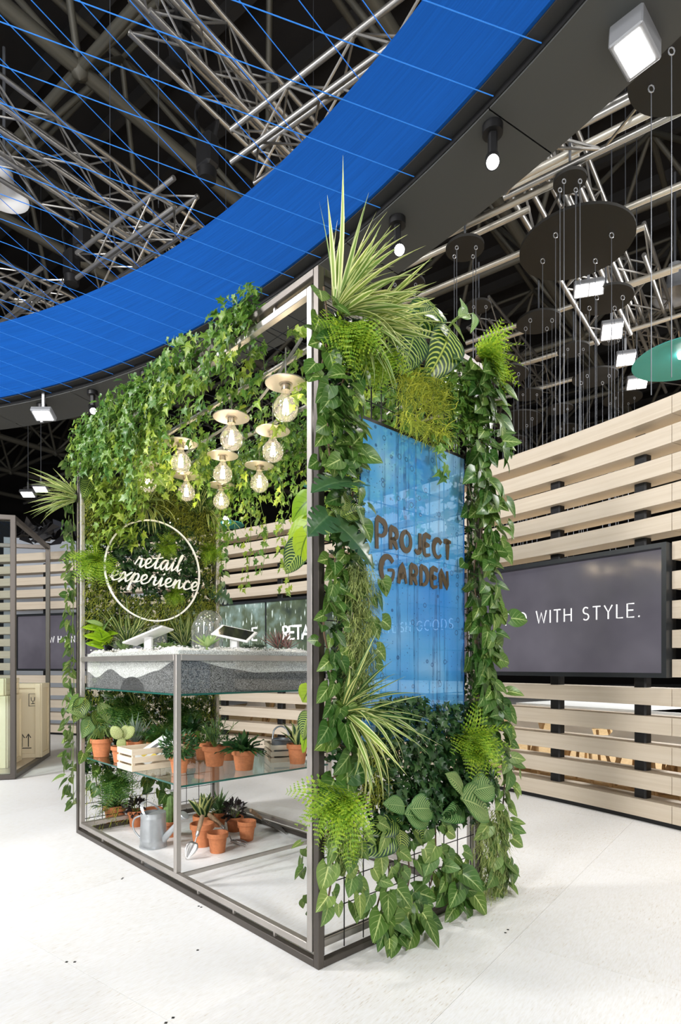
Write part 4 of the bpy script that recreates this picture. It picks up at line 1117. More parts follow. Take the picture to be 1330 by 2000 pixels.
# ================================================================== leaf shapes (stalk at the origin, +Y to the tip, +Z up)
def leaf_grid(name, m, width, rows=8, cols=2, lobe=0, wpow=.62, fold=.14, droop=.22, wave=0, thick=0, seed=0):
    R = random.Random(seed); vs = []; uv = []; fs = []; W = 2*cols+1
    for i in range(rows+1):
        t = i/rows; hw = width*.5*max(0, sin(pi*(t**wpow)))**.85
        if lobe and i == 0: hw = width*.30
        if not lobe and i == 0: hw = .012
        if i == rows: hw = .002
        for k in range(-cols, cols+1):
            s = k/cols; x = s*hw; y = t - lobe*(abs(s)**1.5)*(1-t)**3
            z = fold*abs(x) - droop*t*t + wave*sin(t*9+k*2.1)*abs(s)*.06
            vs.append((x, y, z)); uv.append((.5+s*.5, t))
    for i in range(rows):
        for k in range(2*cols):
            a = i*W+k; fs.append((a, a+1, a+W+1, a+W))
    return MB().add(vs, fs, uv).mesh(name, m, 179)
def leaf_set(m, width, n=4, **k): return [leaf_grid('leaf', m, width*(1+.12*(i-1.5)/2), seed=i, fold=.04+.10*i, droop=.06+.09*i, **k) for i in range(n)]
L_SYN = leaf_set('syngonium', .92, lobe=.24, wpow=.50)
L_SYNL = leaf_set('syngonium_light', .90, lobe=.24, wpow=.50)
L_CAL = [leaf_grid('leaf', 'calathea', .66, 12, 4, 0, .72, .12+.1*i, .15+.12*i, .35) for i in range(3)]
L_CALP = [leaf_grid('leaf', 'calathea_pale', .62, 12, 4, 0, .70, .12+.1*i, .15+.12*i, .35) for i in range(3)]
L_PHI = [leaf_grid('leaf', 'philodendron', .95, 12, 4, .16, .56, .1+.1*i, .2+.15*i, .5) for i in range(2)]
L_OVAL = lambda m, w_=.5: [leaf_grid('leaf', m, w_, 5, 1, 0, .75, .2+.15*i, .12+.16*i) for i in range(3)]
L_BUSH = L_OVAL('bush_dark', .42); L_PURP = L_OVAL('purple_leaf', .46); L_SUCC = L_OVAL('succulent', .40); L_SUCG = L_OVAL('succulent_grey', .5); L_BIRD = [leaf_grid('leaf', 'bush_dark', .26, 8, 1, 0, .8, .25, .25+.2*i, 1.2) for i in range(3)]
L_SNAKE = [leaf_grid('leaf', 'snake', .30, 8, 1, 0, .78, .5, .0+.12*i) for i in range(3)]
L_ROSE = [leaf_grid('leaf', 'rosemary', .10, 4, 1, 0, .8, .2, .1+.2*i) for i in range(3)]
L_ALOE = [leaf_grid('leaf', 'aloe_red', .16, 5, 1, 0, .45, .5, -.12*i) for i in range(2)]
L_AGAVE = [leaf_grid('leaf', 'succulent_grey', .09, 5, 1, 0, .5, .5, .06*i) for i in range(3)]
def ivy_verts(s=1.0):
    out = [(0, .02), (.20, -.10), (.42, .02), (.30, .26), (.50, .48), (.24, .52), (.12, .72), (0, 1.0)]
    pts = out + [(-x, y) for x, y in reversed(out[1:-1])]
    return pts
def ivy_leaf(m, fold, droop):
    pts = ivy_verts(); vs = [(0, .34, 0)]; uv = [(.5, .34)]
    for x, y in pts:
        vs.append((x, y, fold*abs(x)-droop*y*y-.04)); uv.append((.5+x, max(0, min(1, y))))
    n = len(pts)
    return MB().add(vs, [(0, 1+i, 1+(i+1) % n) for i in range(n)], uv)
L_IVY = [ivy_leaf('ivy', .1+.2*i, .1+.15*i).mesh('leaf', 'ivy', 179) for i in range(3)]
L_IVYL = [ivy_leaf('ivy_light', .1+.2*i, .1+.15*i).mesh('leaf', 'ivy_light', 179) for i in range(3)]
IVY_RAW = ivy_leaf('ivy', .25, .2)
def blade(m, arch, width=.062, n=8, tw=0):
    vs = []; uv = []; fs = []
    for i in range(n+1):
        t = i/n; a = arch*t; y = (sin(a)/arch if arch > .01 else t) if True else t; z = -(1-cos(a))/arch if arch > .01 else 0
        hw = width*.5*(.55+.45*sin(pi*min(1, t*1.15)))*(1-t**3*.96)
        for s in (-1, 0, 1):
            vs.append((s*hw, y, z+abs(s)*hw*.35)); uv.append((.5+s*.5, t))
    for i in range(n):
        for k in (0, 1): a = i*3+k; fs.append((a, a+1, a+4, a+3))
    return MB().add(vs, fs, uv).mesh('blade', m, 179)
L_BL = [blade('spider', .15+.22*i) for i in range(6)]; L_BLD = [blade('spider_dark', .2+.25*i, .062) for i in range(6)]
def frond(m, n=11, seed=0, width=.44, arch=.7):
    R = random.Random(seed); b = MB(); pts = []
    for i in range(n+1):
        t = i/n; a = arch*t; pts.append(V((0, sin(a)/arch, -(1-cos(a))/arch)))
    for i in range(n):
        p, q = pts[i], pts[i+1]; w_ = .006*(1-i/n)+.002
        b.add([p+V((-w_, 0, 0)), p+V((w_, 0, 0)), q+V((w_, 0, 0)), q+V((-w_, 0, 0))], [(0, 1, 2, 3)], [(.4, 0), (.6, 0), (.6, .1), (.4, .1)])
    for i in range(1, n+1):
        t = i/n; p = pts[i]; ln = width*(.35+.65*sin(pi*min(1, .15+t*.85)))*(1-.75*t)*.9+.03
        d = (pts[min(i+1, n)]-pts[i-1]).normalized()
        for s in (-1, 1):
            dirv = (V((s*1.0, .45, -.12+R.uniform(-.1, .1)))).normalized(); m_ = 4
            for k in range(m_):            # toothed leaflet: small lobes either side of its rib
                c0 = p+dirv*(ln*k/m_); c1 = p+dirv*(ln*(k+1)/m_); hw = ln*.20*(1-k/m_)+.010
                e = d*hw
                b.add([c0, c0*.35+c1*.65+e, c1, c0*.35+c1*.65-e], [(0, 3, 2, 1)], [(.5, t), (.9, t), (.5, t), (.1, t)])
    return b.mesh('frond', m, None)
L_FERN = [frond('fern', seed=i, arch=.5+.35*i, width=.44) for i in range(4)]; L_FERND = [frond('fern_dark', seed=i+9, arch=.6+.4*i) for i in range(3)]
def monstera_leaf():
    b = MB(); n = 22; out = []
    for i in range(n+1):
        t = i/n; hw = .42*max(.02, sin(pi*t**.62))**.8
        if 3 < i < n-2 and i % 4 == 1: hw *= .42
        if i == 0: hw = .26
        y = t-.22*(1-t)**3*(1 if i < 4 else .4)
        out.append((hw, y, t))
    for s in (-1, 1):
        vs = []; uv = []; fs = []
        for hw, y, t in out:
            for k in (0, .4, 1):
                vs.append((s*hw*k, (t if k == 0 else y*(k)+t*(1-k))-(.07*k*k if k else 0)+.06*k, .2*hw*k-.25*t*t-.25*hw*hw*k*k)); uv.append((.5+s*k*.5, t))
        for i in range(n):
            for k in (0, 1): a = i*3+k; fs.append((a, a+3, a+4, a+1) if s > 0 else (a, a+1, a+4, a+3))
        b.add(vs, fs, uv)
    return b.mesh('leaf', 'monstera', 179)
L_MON = [monstera_leaf()]

def leaves(parent, meshes, name, pos, d, nrm, s): return put(name, rnd.choice(meshes), parent, place(pos, d, nrm, s))
def petiole(parent, p0, p1, r=.003, m='stem_green'):
    mid = (V(p0)+V(p1))/2+V((0, 0, .25*(V(p1)-V(p0)).length))
    b = MB(); b.path([p0, mid*.5+(V(p0)+V(p1))*.25, p1], [r*1.2, r, r*.8], 5); return b.obj('stalk', m, parent, 60)

# ================================================================== pots
POTC = {}
def pot_meshes():
    if POTC: return POTC
    b = MB(); b.lathe([(.0, 0), (.335, 0), (.345, .01), (.43, .74), (.43, .75), (.485, .76), (.5, .78), (.5, .985), (.49, 1.0), (.455, 1.0), (.445, .985), (.44, .86), (.0, .84)], 32)
    POTC['pot'] = b.mesh('pot', 'terracotta', 30)
    b = MB(); b.lathe([(0, .875), (.2, .885), (.4, .86), (.441, .85)], 24); POTC['soil'] = b.mesh('soil', 'soil', 179)
    b = MB(); b.lathe([(.0, .04), (.30, .04), (.335, .05), (.42, .75), (.44, .9), (.445, .985)], 32); POTC['inner'] = b.mesh('lining', 'terracotta', 40)
    return POTC
def pot(label, u, vb, z, dpx, hpx=None, empty=False, name=None):
    c = at(u, vb, z); k = FPX/c.y
    # vb is the nearest visible point of the foot: step half a foot back from it
    d = dpx/k; c = c + V((c.x, c.y, 0)).normalized()*d*.33
    h = (hpx/k if hpx else d*.92)*.93
    t = thing(name or ('flower_pot' if empty else 'potted_plant'), label, 'pot' if empty else 'potted plant', c)
    pm = pot_meshes(); M = Matrix.Translation(c) @ Matrix.Rotation(rnd.uniform(0, 6), 4, 'Z') @ Matrix.Diagonal((d, d, h, 1))
    if empty:
        b = MB(); b.lathe([(.0, 0), (.335, 0), (.345, .01), (.43, .74), (.43, .75), (.485, .76), (.5, .78), (.5, .985), (.49, 1.0), (.455, 1.0), (.445, .985), (.42, .7), (.30, .06), (0, .05)], 32)
        put('pot', b.mesh('pot', 'terracotta', 30), t, M)
    else:
        put('pot', pm['pot'], t, M); put('soil', pm['soil'], t, M)
    top = c+V((0, 0, h*.87))
    return t, c, top, d, h
def tuft(t, top, d, meshes, n, smin, smax, tilt=(.2, 1.3), name='leaf', spread=.28, up=0):
    for i in range(n):
        a = 2.4*i+rnd.uniform(-.3, .3); el = rnd.uniform(*tilt); dr = V((cos(a)*sin(el), sin(a)*sin(el), cos(el)))
        p = top + V((cos(a), sin(a), 0))*d*spread*rnd.uniform(.1, 1)*sin(el) + V((0, 0, up*rnd.random()))
        leaves(t, meshes, name, p, dr, UP+rvec(.2) if el > .5 else -V((cos(a), sin(a), 0)), rnd.uniform(smin, smax))
def bush(t, top, d, meshes, r, n, leaf, zc=.8, stems=9):
    c = top+V((0, 0, r*zc))
    for i in range(stems):
        a = 2.4*i; q = c+V((cos(a)*r*.55, sin(a)*r*.55, r*rnd.uniform(-.2, .6))); b = MB(); b.path([top, top*.4+q*.6+V((0, 0, -.01)), q], .0022, 4); b.obj('stem', 'stem_green', t)
    for i in range(n):
        q = rvec(1); 
        if q.length < .2: q = V((.3, .2, .9))
        q.normalize(); q = q*r*rnd.uniform(.55, 1.0); q.z *= .85
        p = c+q; leaves(t, meshes, 'leaf', p, q.normalized()+V((0, 0, .5))+rvec(.4), q.normalized()+UP*.8, leaf*rnd.uniform(.7, 1.25))
Zs = SZ+.001
# --- on the shelf
t, c, top, d, h = pot('terracotta pot of thin trailing green stems at the shelf end', 198, 1479, Zs, 42, 38)
for i in range(46):
    a = rnd.uniform(0, 2*pi); q = top+V((cos(a), sin(a), 0))*d*rnd.uniform(.3, .75)+V((0, 0, rnd.uniform(-.02, .08)))
    b = MB(); b.path(smooth_path([top, (top+q)/2+V((0, 0, .06)), q], 3), .0016, 4); b.obj('stem', 'stem_green', t)
t, c, top, d, h = pot('terracotta pot with a round padded prickly pear cactus', 236, 1490, Zs, 38, 34)
def pad(t, p, dirv, nrm, s, m='opuntia'):
    vs = []; fs = []; n = 14; rings = 5; M = place(p, dirv, nrm, s)
    prof = []
    b = MB(); R_ = 8
    for i in range(R_+1):
        th = pi*i/R_; r = sin(th); y = .5-.5*cos(th)
        for k in range(n): a = 2*pi*k/n; vs.append(M @ V((.40*r*cos(a)*(1-.12*cos(th)*-1), y, .11*r*sin(a))))
    for i in range(R_):
        for k in range(n): fs.append((i*n+k, (i+1)*n+k, (i+1)*n+(k+1) % n, i*n+(k+1) % n))
    o = MB().add(vs, fs).obj('cactus_pad', m, t, 179)
    b = MB()
    for i in range(-4, 5):
        for j in range(0, 11):
            x = i*.085+(.042 if j % 2 else 0); y = .08+j*.085
            if (x/.40)**2+((y-.5)/.5)**2 > .9: continue
            zz = .11*sqrt(max(0, 1-(x/.40)**2-((y-.5)/.5)**2))
            for sg in (-1, 1):
                q = M @ V((x, y, sg*zz)); e = M.to_3x3() @ V((0, 0, sg)); e = e*.035; f1 = M.to_3x3() @ V((.022, 0, 0)); f2 = M.to_3x3() @ V((0, .022, 0))
                b.add([q-f1-f2, q+f1-f2, q+f1+f2, q-f1+f2, q+e], [(0, 1, 4), (1, 2, 4), (2, 3, 4), (3, 0, 4)])
    k = b.obj('spines', 'spine', o); k['kind'] = 'stuff'
tc = V((0, -1, 0)); pad(t, top-V((0, 0, .01)), UP+V((.1, 0, 0)), tc, .085); b0 = top+V((.0, 0, .065))
pad(t, b0, V((-.6, 0, .8)), tc+V((.3, 0, 0)), .10); pad(t, b0+V((.01, .01, 0)), V((.75, .1, .75)), tc-V((.4, 0, 0)), .105); pad(t, b0+V((0, -.015, 0)), V((-.2, -.3, .9)), tc, .09); pad(t, b0+V((.01, .02, 0)), V((.15, .3, 1)), tc, .09)
t, c, top, d, h = pot('terracotta pot of grey green spiky leaves behind the box', 264, 1484, Zs, 37, 38)
tuft(t, top, d, L_AGAVE, 34, .14, .22, (.05, .75), spread=.2)
t, c, top, d, h = pot('terracotta pot of a dark bushy fern behind the wooden box', 306, 1487, Zs, 40, 40)
tuft(t, top, d, L_FERND, 22, .14, .22, (.2, 1.3), 'frond'); tuft(t, top, d, L_BUSH, 50, .04, .08, (.1, 1.3), spread=.6, up=.1)
t, c, top, d, h = pot('terracotta pot with a round dark box bush beside the middle post', 350, 1511, Zs, 40, 36)
bush(t, top, d, L_BUSH, .105, 430, .034, .75)
t, c, top, d, h = pot('terracotta pot with a dark leafy plant at the back of the shelf', 372, 1466, Zs, 36, 36)
tuft(t, top, d, L_BUSH, 60, .06, .12, (.1, 1.3), spread=.6, up=.06)
t, c, top, d, h = pot('terracotta pot of rounded green leaves behind the feathery one', 396, 1485, Zs, 34, 37)
bush(t, top, d, L_OVAL('ivy', .7), .06, 34, .045, .7)
t, c, top, d, h = pot('terracotta pot with tall feathery needle leaves on the shelf', 419, 1498, Zs, 48, 43)
for i in range(16):
    a = 2.4*i; el = rnd.uniform(.05, .75); dr = V((cos(a)*sin(el), sin(a)*sin(el), cos(el))); ln = rnd.uniform(.12, .21); q = top+dr*ln
    b = MB(); b.path([top+dr*.01, q], .0025, 4); b.obj('stem', 'stem_green', t)
    for k in range(15):
        f_ = .3+.7*k/14; leaves(t, L_ROSE, 'leaf', top+dr*ln*f_, dr*.7+rvec(.8), UP+rvec(.5), rnd.uniform(.04, .07))
t, c, top, d, h = pot('small terracotta pot half hidden between two pots on the shelf', 447, 1486, Zs, 32, 34)
bush(t, top, d, L_BUSH, .045, 40, .03, .6, 4)
t, c, top, d, h = pot('terracotta pot of glossy strap leaves near the shelf edge', 476.5, 1506, Zs, 49, 43)
tuft(t, top, d, L_BIRD, 44, .09, .16, (.1, 1.35), spread=.3)
t, c, top, d, h = pot('terracotta pot of yellow edged snake plant at the shelf corner', 581, 1493, Zs, 43, 42)
tuft(t, top, d, L_SNAKE, 13, .11, .19, (.05, .6), spread=.5)
# --- on the floor
t, c, top, d, h = pot('terracotta pot with a dark leafy fern on the floor by the end wall', 225, 1613, 0, 46, 41)
tuft(t, top, d, L_BUSH, 90, .045, .08, (.1, 1.45), spread=.8, up=.09); tuft(t, top, d, L_FERND, 12, .10, .16, (.7, 1.4), 'frond')
t, c, top, d, h = pot('terracotta pot of reddish leaves behind the watering can', 266, 1616, 0, 34, 34)
bush(t, top, d, L_PURP, .07, 70, .05, .5)
t, c, top, d, h = pot('empty terracotta pot standing behind the watering can', 298.5, 1617, 0, 38, 38, empty=True)
t, c, top, d, h = pot('terracotta pot with a dark column cactus behind the middle post', 334, 1636, 0, 34, 33)
for (dx, dy, hh) in ((0, 0, .20), (.03, .02, .15), (-.03, .015, .12)):
    p = top+V((dx, dy, -.01)); b = MB(); n = 16; pr = [(0.026, 0), (.03, .3), (.03, .75), (.024, .93), (.008, 1)]
    vs = []; fs = []
    for r, z in pr:
        for k in range(n): a = 2*pi*k/n; rr_ = r*(1 if k % 2 else .82); vs.append(p+V((rr_*cos(a), rr_*sin(a), z*hh)))
    for i in range(len(pr)-1):
        for k in range(n): fs.append((i*n+k, i*n+(k+1) % n, (i+1)*n+(k+1) % n, (i+1)*n+k))
    fs.append(tuple(range((len(pr)-1)*n, len(pr)*n))); MB().add(vs, fs).obj('cactus_column', 'cactus', t)
t, c, top, d, h = pot('terracotta pot of broad yellow edged snake plant on the floor', 399, 1638, 0, 45, 46)
tuft(t, top, d, L_SNAKE, 18, .12, .19, (.05, .75), spread=.35)
t, c, top, d, h = pot('terracotta pot with fine grass behind the floor snake plant', 428, 1616, 0, 30, 30)
tuft(t, top, d, L_ROSE, 60, .10, .20, (.1, 1.1), spread=.4)
pot('empty terracotta pot carrying the tool handles, in front of the snake plant', 395, 1656, 0, 48, 48, empty=True)
pot('small empty terracotta pot standing foremost on the floor', 425, 1668, 0, 42, 42, empty=True)
t, c, top, d, h = pot('terracotta pot of dark purple leaves on the floor', 458, 1626, 0, 36, 31)
bush(t, top, d, L_PURP, .075, 90, .045, .75)
t1 = pot('upper of two stacked empty terracotta pots', 482, 1639, .03, 37, 36, empty=True)
t2 = pot('lower of two stacked empty terracotta pots', 482, 1644, 0, 36, 36, empty=True)

# ------------------------------------------------------------------ watering can on the floor
WCc = at(297, 1661, 0)+V((-.02, .09, 0)); k = 1.0; R0 = .088; Hc = .225
wc = thing('watering_can', 'galvanised zinc watering can standing on the floor', 'watering can', WCc)
b = MB(); b.lathe([(0, 0), (R0*1.0, 0), (R0*1.02, .006), (R0*1.0, .012), (R0*.97, .04), (R0*.985, .046), (R0*.97, .052), (R0*.92, Hc-.035), (R0*.935, Hc-.03), (R0*.92, Hc-.025), (R0*.92, Hc), (R0*.90, Hc), (R0*.90, Hc-.03), (R0*.93, .01), (0, .008)], 36, WCc); b.obj('body', 'zinc', wc, 40)
sd = (V((.82, -.25, 0))).normalized(); sn = sd.cross(UP)
tp = WCc+V((0, 0, Hc)); vs = []; n = 14     # half cover on the spout side
arcp = [tp+sd*(R0*.91*sin(pi*i/n))+sn*(R0*.91*cos(pi*i/n)) for i in range(n+1)]
b = MB(); b.add(arcp+[p+V((0, 0, .003)) for p in arcp], [tuple(range(n+1)), tuple(range(2*n+1, n, -1))]+[(i, i+n+1, i+n+2, i+1) for i in range(n)]+[(n, 2*n+1, n+1, 0)]); b.obj('half_lid', 'zinc', wc)
s0 = WCc+sd*R0*.85+V((0, 0, .05)); s1 = WCc+sd*(R0+.125)+V((0, 0, .20))
b = MB(); b.path([s0, s1], [.024, .012], 14); b.obj('spout', 'zinc', wc, 60)
ds = (s1-s0).normalized(); b = MB(); b.lathe([(.010, -.01), (.014, 0), (.032, .028), (.035, .03), (.033, .036), (0, .040)], 20, s1, ds); b.obj('rose', 'zinc', wc, 40)
b = MB(); b.path(smooth_path([WCc-sd*R0*.95+V((0, 0, .03)), WCc-sd*(R0+.065)+V((0, 0, .10)), WCc-sd*(R0+.06)+V((0, 0, .17)), WCc-sd*R0*.95+V((0, 0, .20))], 6), .006, 8); b.obj('grip', 'zinc', wc, 60)
b = MB(); hp = []
for i in range(13):
    a = pi*i/12; hp.append(tp + sn*(R0*.93*cos(a)) + V((0, 0, sin(a)*.075-.01)) - sd*(sin(a)*.07))
for i in range(12):
    p, q = hp[i], hp[i+1]; d = (q-p).normalized(); b.box((p+q)/2, (.022, (q-p).length*1.06, .004), sd, d, sd.cross(d))
b.obj('carry_handle', 'zinc', wc)

# ------------------------------------------------------------------ hand tools
def tool_frame(pts): return [V(p) for p in pts]
def trowel(label, hu, ju, tu, zz, blade_n, hz=None):
    """handle end, ferrule, blade tip"""
    a, j, tp_ = hu, ju, tu; d = (j-a).normalized(); t = thing('hand_trowel', label, 'trowel', tp_)
    b = MB(); L = (j-a).length*.62; b.lathe([(0, 0), (.011, .003), (.0145, .012), (.0155, L*.45), (.013, L*.85), (.0115, L), (0, L)], 14, a, d); b.obj('handle', 'handle_wood', t, 50)
    q = a+d*L; b = MB(); b.lathe([(.012, -.002), (.0125, .02), (.009, .03), (.0, .03)], 12, q, d); b.obj('ferrule', 'tool_steel', t, 40)
    b = MB(); b.path([q+d*.025, j], .0045, 8); b.obj('shank', 'tool_steel', t, 60)
    e = (tp_-j); Lb = e.length; e.normalize(); n = V(blade_n); n = (n-e*n.dot(e)).normalized(); x = e.cross(n)
    vs = []; fs = []; rows = 8
    for i in range(rows+1):
        f_ = i/rows; hw = .036*(min(1, .45+f_*3))*(1-max(0, f_-.45)/.55)**.8+.001
        for s in (-1, -.5, 0, .5, 1): vs.append(j+e*(Lb*f_)+x*s*hw+n*((abs(s)**2)*hw*.45))
    for i in range(rows):
        for k_ in range(4): a_ = i*5+k_; fs.append((a_, a_+1, a_+6, a_+5))
    o = MB().add(vs, fs).obj('blade', 'tool_steel', t, 60); md = o.modifiers.new('thickness', 'SOLIDIFY'); md.thickness = .0018
    return t
tip = at(363.5, 1679, .004); Yt = tip.y
jn = depth(381, 1645, Yt+.06); hd = depth(396, 1591, Yt+.13)
trowel('hand trowel leaning on the empty pot, blade on the floor', hd, jn, tip, 0, V((0, -1, .3)))
tp2 = at(560, 1630, .006); j2 = at(522, 1607, .045); h2 = depth(489, 1582, at(482, 1641, 0).y+.06)
trowel('pointed hand trowel propped on the stacked pots', h2, j2, tp2, 0, V((0, .2, 1)))
# fork
a = depth(407, 1590, at(400, 1640, 0).y+.0); j = depth(443, 1622, at(441, 1650, 0).y-.02); j.z = max(j.z, .06)
t = thing('hand_fork', 'hand fork with a worn wooden handle resting on the pot rim', 'fork', at(470, 1648, 0))
d = (j-a).normalized(); L = (j-a).length*.75
b = MB(); b.lathe([(0, 0), (.012, .003), (.0155, .012), (.016, L*.45), (.0135, L*.85), (.0115, L), (0, L)], 14, a, d); b.obj('handle', 'handle_wood', t, 50)
b = MB(); b.lathe([(.012, -.002), (.0125, .02), (.009, .03), (0, .03)], 12, a+d*L, d); b.obj('ferrule', 'tool_steel', t, 40)
jj = at(452, 1641, .02); b = MB(); b.path(smooth_path([a+d*(L+.02), j+V((.01, -.005, -.02)), jj], 4), .0045, 8); b.obj('shank', 'tool_steel', t, 60)
for k, (tu, tv) in enumerate(((484, 1645), (483, 1649), (478, 1655))):
    te = at(tu, tv, .005); off = (k-1)*.018
    side = (te-jj).normalized().cross(UP); b = MB(); b.path(smooth_path([jj, jj+(te-jj)*.15+side*off, jj+(te-jj)*.55+side*off+V((0, 0, .004)), te], 4), [.004]*12+[.0015], 6); b.obj('tine', 'tool_steel', t, 60)

# ------------------------------------------------------------------ small wooden slat boxes on the shelf
def slat_box(label, corner, xd, yd, lx, ly, h):
    """corner: nearest lower corner"""
    t = thing('slat_box', label, 'box', corner); xd = V(xd).normalized(); yd = V(yd).normalized(); th = .007; sh_ = h*.27; g = (h-3*sh_)/2
    for k in range(3):
        z = sh_/2+k*(sh_+g)
        for s in (0, 1):
            b = MB(); b.box(corner+xd*lx/2+yd*(th/2+s*(ly-th))+V((0, 0, z)), (lx, th, sh_), xd, yd); b.obj('slat', 'pale_wood', t, bevel=.001)
            b = MB(); b.box(corner+yd*ly/2+xd*(th/2+s*(lx-th))+V((0, 0, z)), (th, ly-2*th, sh_), xd, yd); b.obj('slat', 'pale_wood', t, bevel=.001)
    for sx in (0, 1):
        for sy in (0, 1):
            b = MB(); b.box(corner+xd*(th+.008+sx*(lx-2*th-.016))+yd*(th+.008+sy*(ly-2*th-.016))+V((0, 0, h/2)), (.016, .016, h), xd, yd); b.obj('corner_post', 'pale_wood', t)
    b = MB(); b.box(corner+xd*lx/2+yd*ly/2+V((0, 0, .012)), (lx-.02, ly-.02, .006), xd, yd); b.obj('floor_board', 'pale_wood', t)
    return t
c1 = at(257.5, 1508, Zs); x1 = (BX*1.0+AX*.05).normalized(); y1 = (AX-BX*.05).normalized()
slat_box('pale wooden slat box with a catalogue in it, by the prickly pear', c1, BX, AX, .36, .22, .135)
c2 = at(529, 1490, Zs); slat_box('pale wooden slat box holding a small zinc can, near the shelf corner', c2, V((.96, .28, 0)), V((-.28, .96, 0)), .20, .28, .115)
# catalogue leaning in the first box
t = thing('catalogue', 'open catalogue with a grey cover leaning in the wooden box', 'catalogue', c1+BX*.17+AX*.10+V((0, 0, .03)))
q = c1+BX*.20+AX*.10+V((0, 0, .105)); xx = (BX*.8+V((0, 0, .45))).normalized(); yy = (AX*.9+V((0, 0, .3))).normalized(); zz = xx.cross(yy)
b = MB(); b.box(q, (.24, .17, .006), xx, (yy-xx*yy.dot(xx)).normalized(), zz); b.obj('pages', 'mag_paper', t)
mat('print_yellow', (.65, .5, .08), .5); mat('print_dark', (.12, .12, .12), .5); mat('print_tan', (.45, .32, .18), .5)
yo = (yy-xx*yy.dot(xx)).normalized()
for (dx, dy, sx, sy, m) in ((-.05, -.04, .05, .03, 'print_yellow'), (-.01, -.03, .03, .05, 'print_dark'), (.04, -.05, .05, .03, 'print_tan'), (-.07, .02, .03, .03, 'print_yellow'), (.02, .03, .06, .03, 'print_dark')):
    b = MB(); b.box(q+xx*dx+yo*dy-zz*(.0035 if zz.z < 0 else -.0035), (sx, sy, .001), xx, yo, zz); b.obj('print', m, t)
# zinc can in the second box
cc = c2+V((.96, .28, 0))*.09+V((-.28, .96, 0))*.14+V((0, 0, .02)); t = thing('watering_can', 'small zinc can lying in the slat box near the shelf corner', 'watering can', cc)
b = MB(); b.lathe([(0, 0), (.062, 0), (.064, .01), (.06, .12), (.062, .123), (.058, .123), (.056, .02), (0, .01)], 28, cc); b.obj('body', 'zinc_dark', t, 40)
b = MB(); b.box(cc+V((.02, -.04, .11)), (.13, .10, .004), V((.9, .3, -.1)).normalized(), V((-.3, .9, -.25)).normalized()); b.obj('half_lid', 'zinc', t)
b = MB(); b.path(smooth_path([cc+V((-.055, 0, .11)), cc+V((-.045, .02, .18)), cc+V((0, .03, .205)), cc+V((.045, .02, .18)), cc+V((.06, 0, .12))], 5), .006, 8); b.obj('carry_handle', 'zinc', t, 60)
b = MB(); b.path([cc+V((.05, .0, .05)), cc+V((.13, .02, .17))], [.014, .009], 10); b.obj('spout', 'zinc', t, 60)

# ------------------------------------------------------------------ on top of the tank
Zt = 1.300
def dome(label, u, vb, r, h, knob=False):
    c = at(u, vb, Zt) if vb > HY+3 else None
    return c
def on_tank(s, q): return P(T0+s*(T1-T0), W0+q*(W1-W0), Zt-.004)
def tank_u(u, q):          # point on the tank top in line with column u, at fraction q across
    lo, hi = 0, 1
    f_ = lambda s: 665+FPX*on_tank(s, q).x/on_tank(s, q).y
    for _ in range(40):
        m_ = (lo+hi)/2
        if f_(m_) > u: lo = m_
        else: hi = m_
    return on_tank((lo+hi)/2, q)
def tank_q(u, s):          # the same at a fixed fraction s along the tank
    lo, hi = 0, 1
    f_ = lambda q: 665+FPX*on_tank(s, q).x/on_tank(s, q).y
    for _ in range(40):
        m_ = (lo+hi)/2
        if f_(m_) < u: lo = m_
        else: hi = m_
    return on_tank(s, (lo+hi)/2)
def glass_dome(label, c, r, h, cap=False):
    t = thing('glass_dome', label, 'glass dome', c)
    pr = [(r, 0), (r, h-r)]+[(r*cos(radians(a_)), h-r+r*sin(radians(a_))) for a_ in range(15, 91, 15)]
    if cap: pr = [(r*.72, 0), (r*.75, h-r*.6), (r, h-r*.55)]+[(r*cos(radians(a_)), h-r*.5+r*.5*sin(radians(a_))) for a_ in range(15, 91, 15)]
    pr[-1] = (.001, pr[-1][1])
    b = MB(); b.lathe(pr, 32, c); b.obj('bell', 'dome_glass', t, 60)
    b = MB(); b.lathe([(r*(.74 if cap else 1)-.003, 0), (r*(.74 if cap else 1)+.003, 0), (r*(.74 if cap else 1)+.003, .006), (r*(.74 if cap else 1)-.003, .006)], 32, c, close=True); b.obj('foot_rim', 'glass', t)
    return t
cd = [tank_u(215, .25), tank_u(310, .45), tank_q(408, .55), tank_q(396, .36)]
glass_dome('glass bell dome at the left end of the tank', cd[0], .068, .20)
glass_dome('mushroom shaped glass dome in front of the ring sign', cd[1], .085, .21, True)
glass_dome('tallest glass dome at the back of the tank', cd[2], .098, .30)
glass_dome('glass dome in front of the tallest one', cd[3], .075, .22)
def rosette(label, c, meshes, n, smin, smax, name='succulent', tilt=(.2, 1.25)):
    t = thing(name, label, 'succulent', c)
    b = MB(); b.lathe([(0, -.01), (.012, -.01), (.010, .012), (0, .014)], 8, c); b.obj('stem', 'stem_green', t)
    for i in range(n):
        f_ = (i+1)/n; a = 2.4*i; el = tilt[0]+(tilt[1]-tilt[0])*f_; dr = V((cos(a)*sin(el), sin(a)*sin(el), cos(el)))
        leaves(t, meshes, 'leaf', c+V((0, 0, .012)), dr, UP*1.2-V((cos(a), sin(a), 0))*.6, smin+(smax-smin)*f_)
L_SUCW = L_OVAL('succulent', .36); L_LIME = L_OVAL('philodendron', .36)
rosette('pale green aloe like succulent left of the leaning tablet', tank_u(240, .22), [leaf_grid('leaf', 'succulent', .2, 6, 1, 0, .5, .4, -.1)], 18, .07, .14)
rosette('grey green rosette under the mushroom dome', tank_u(325, .3), L_SUCW, 30, .05, .12)
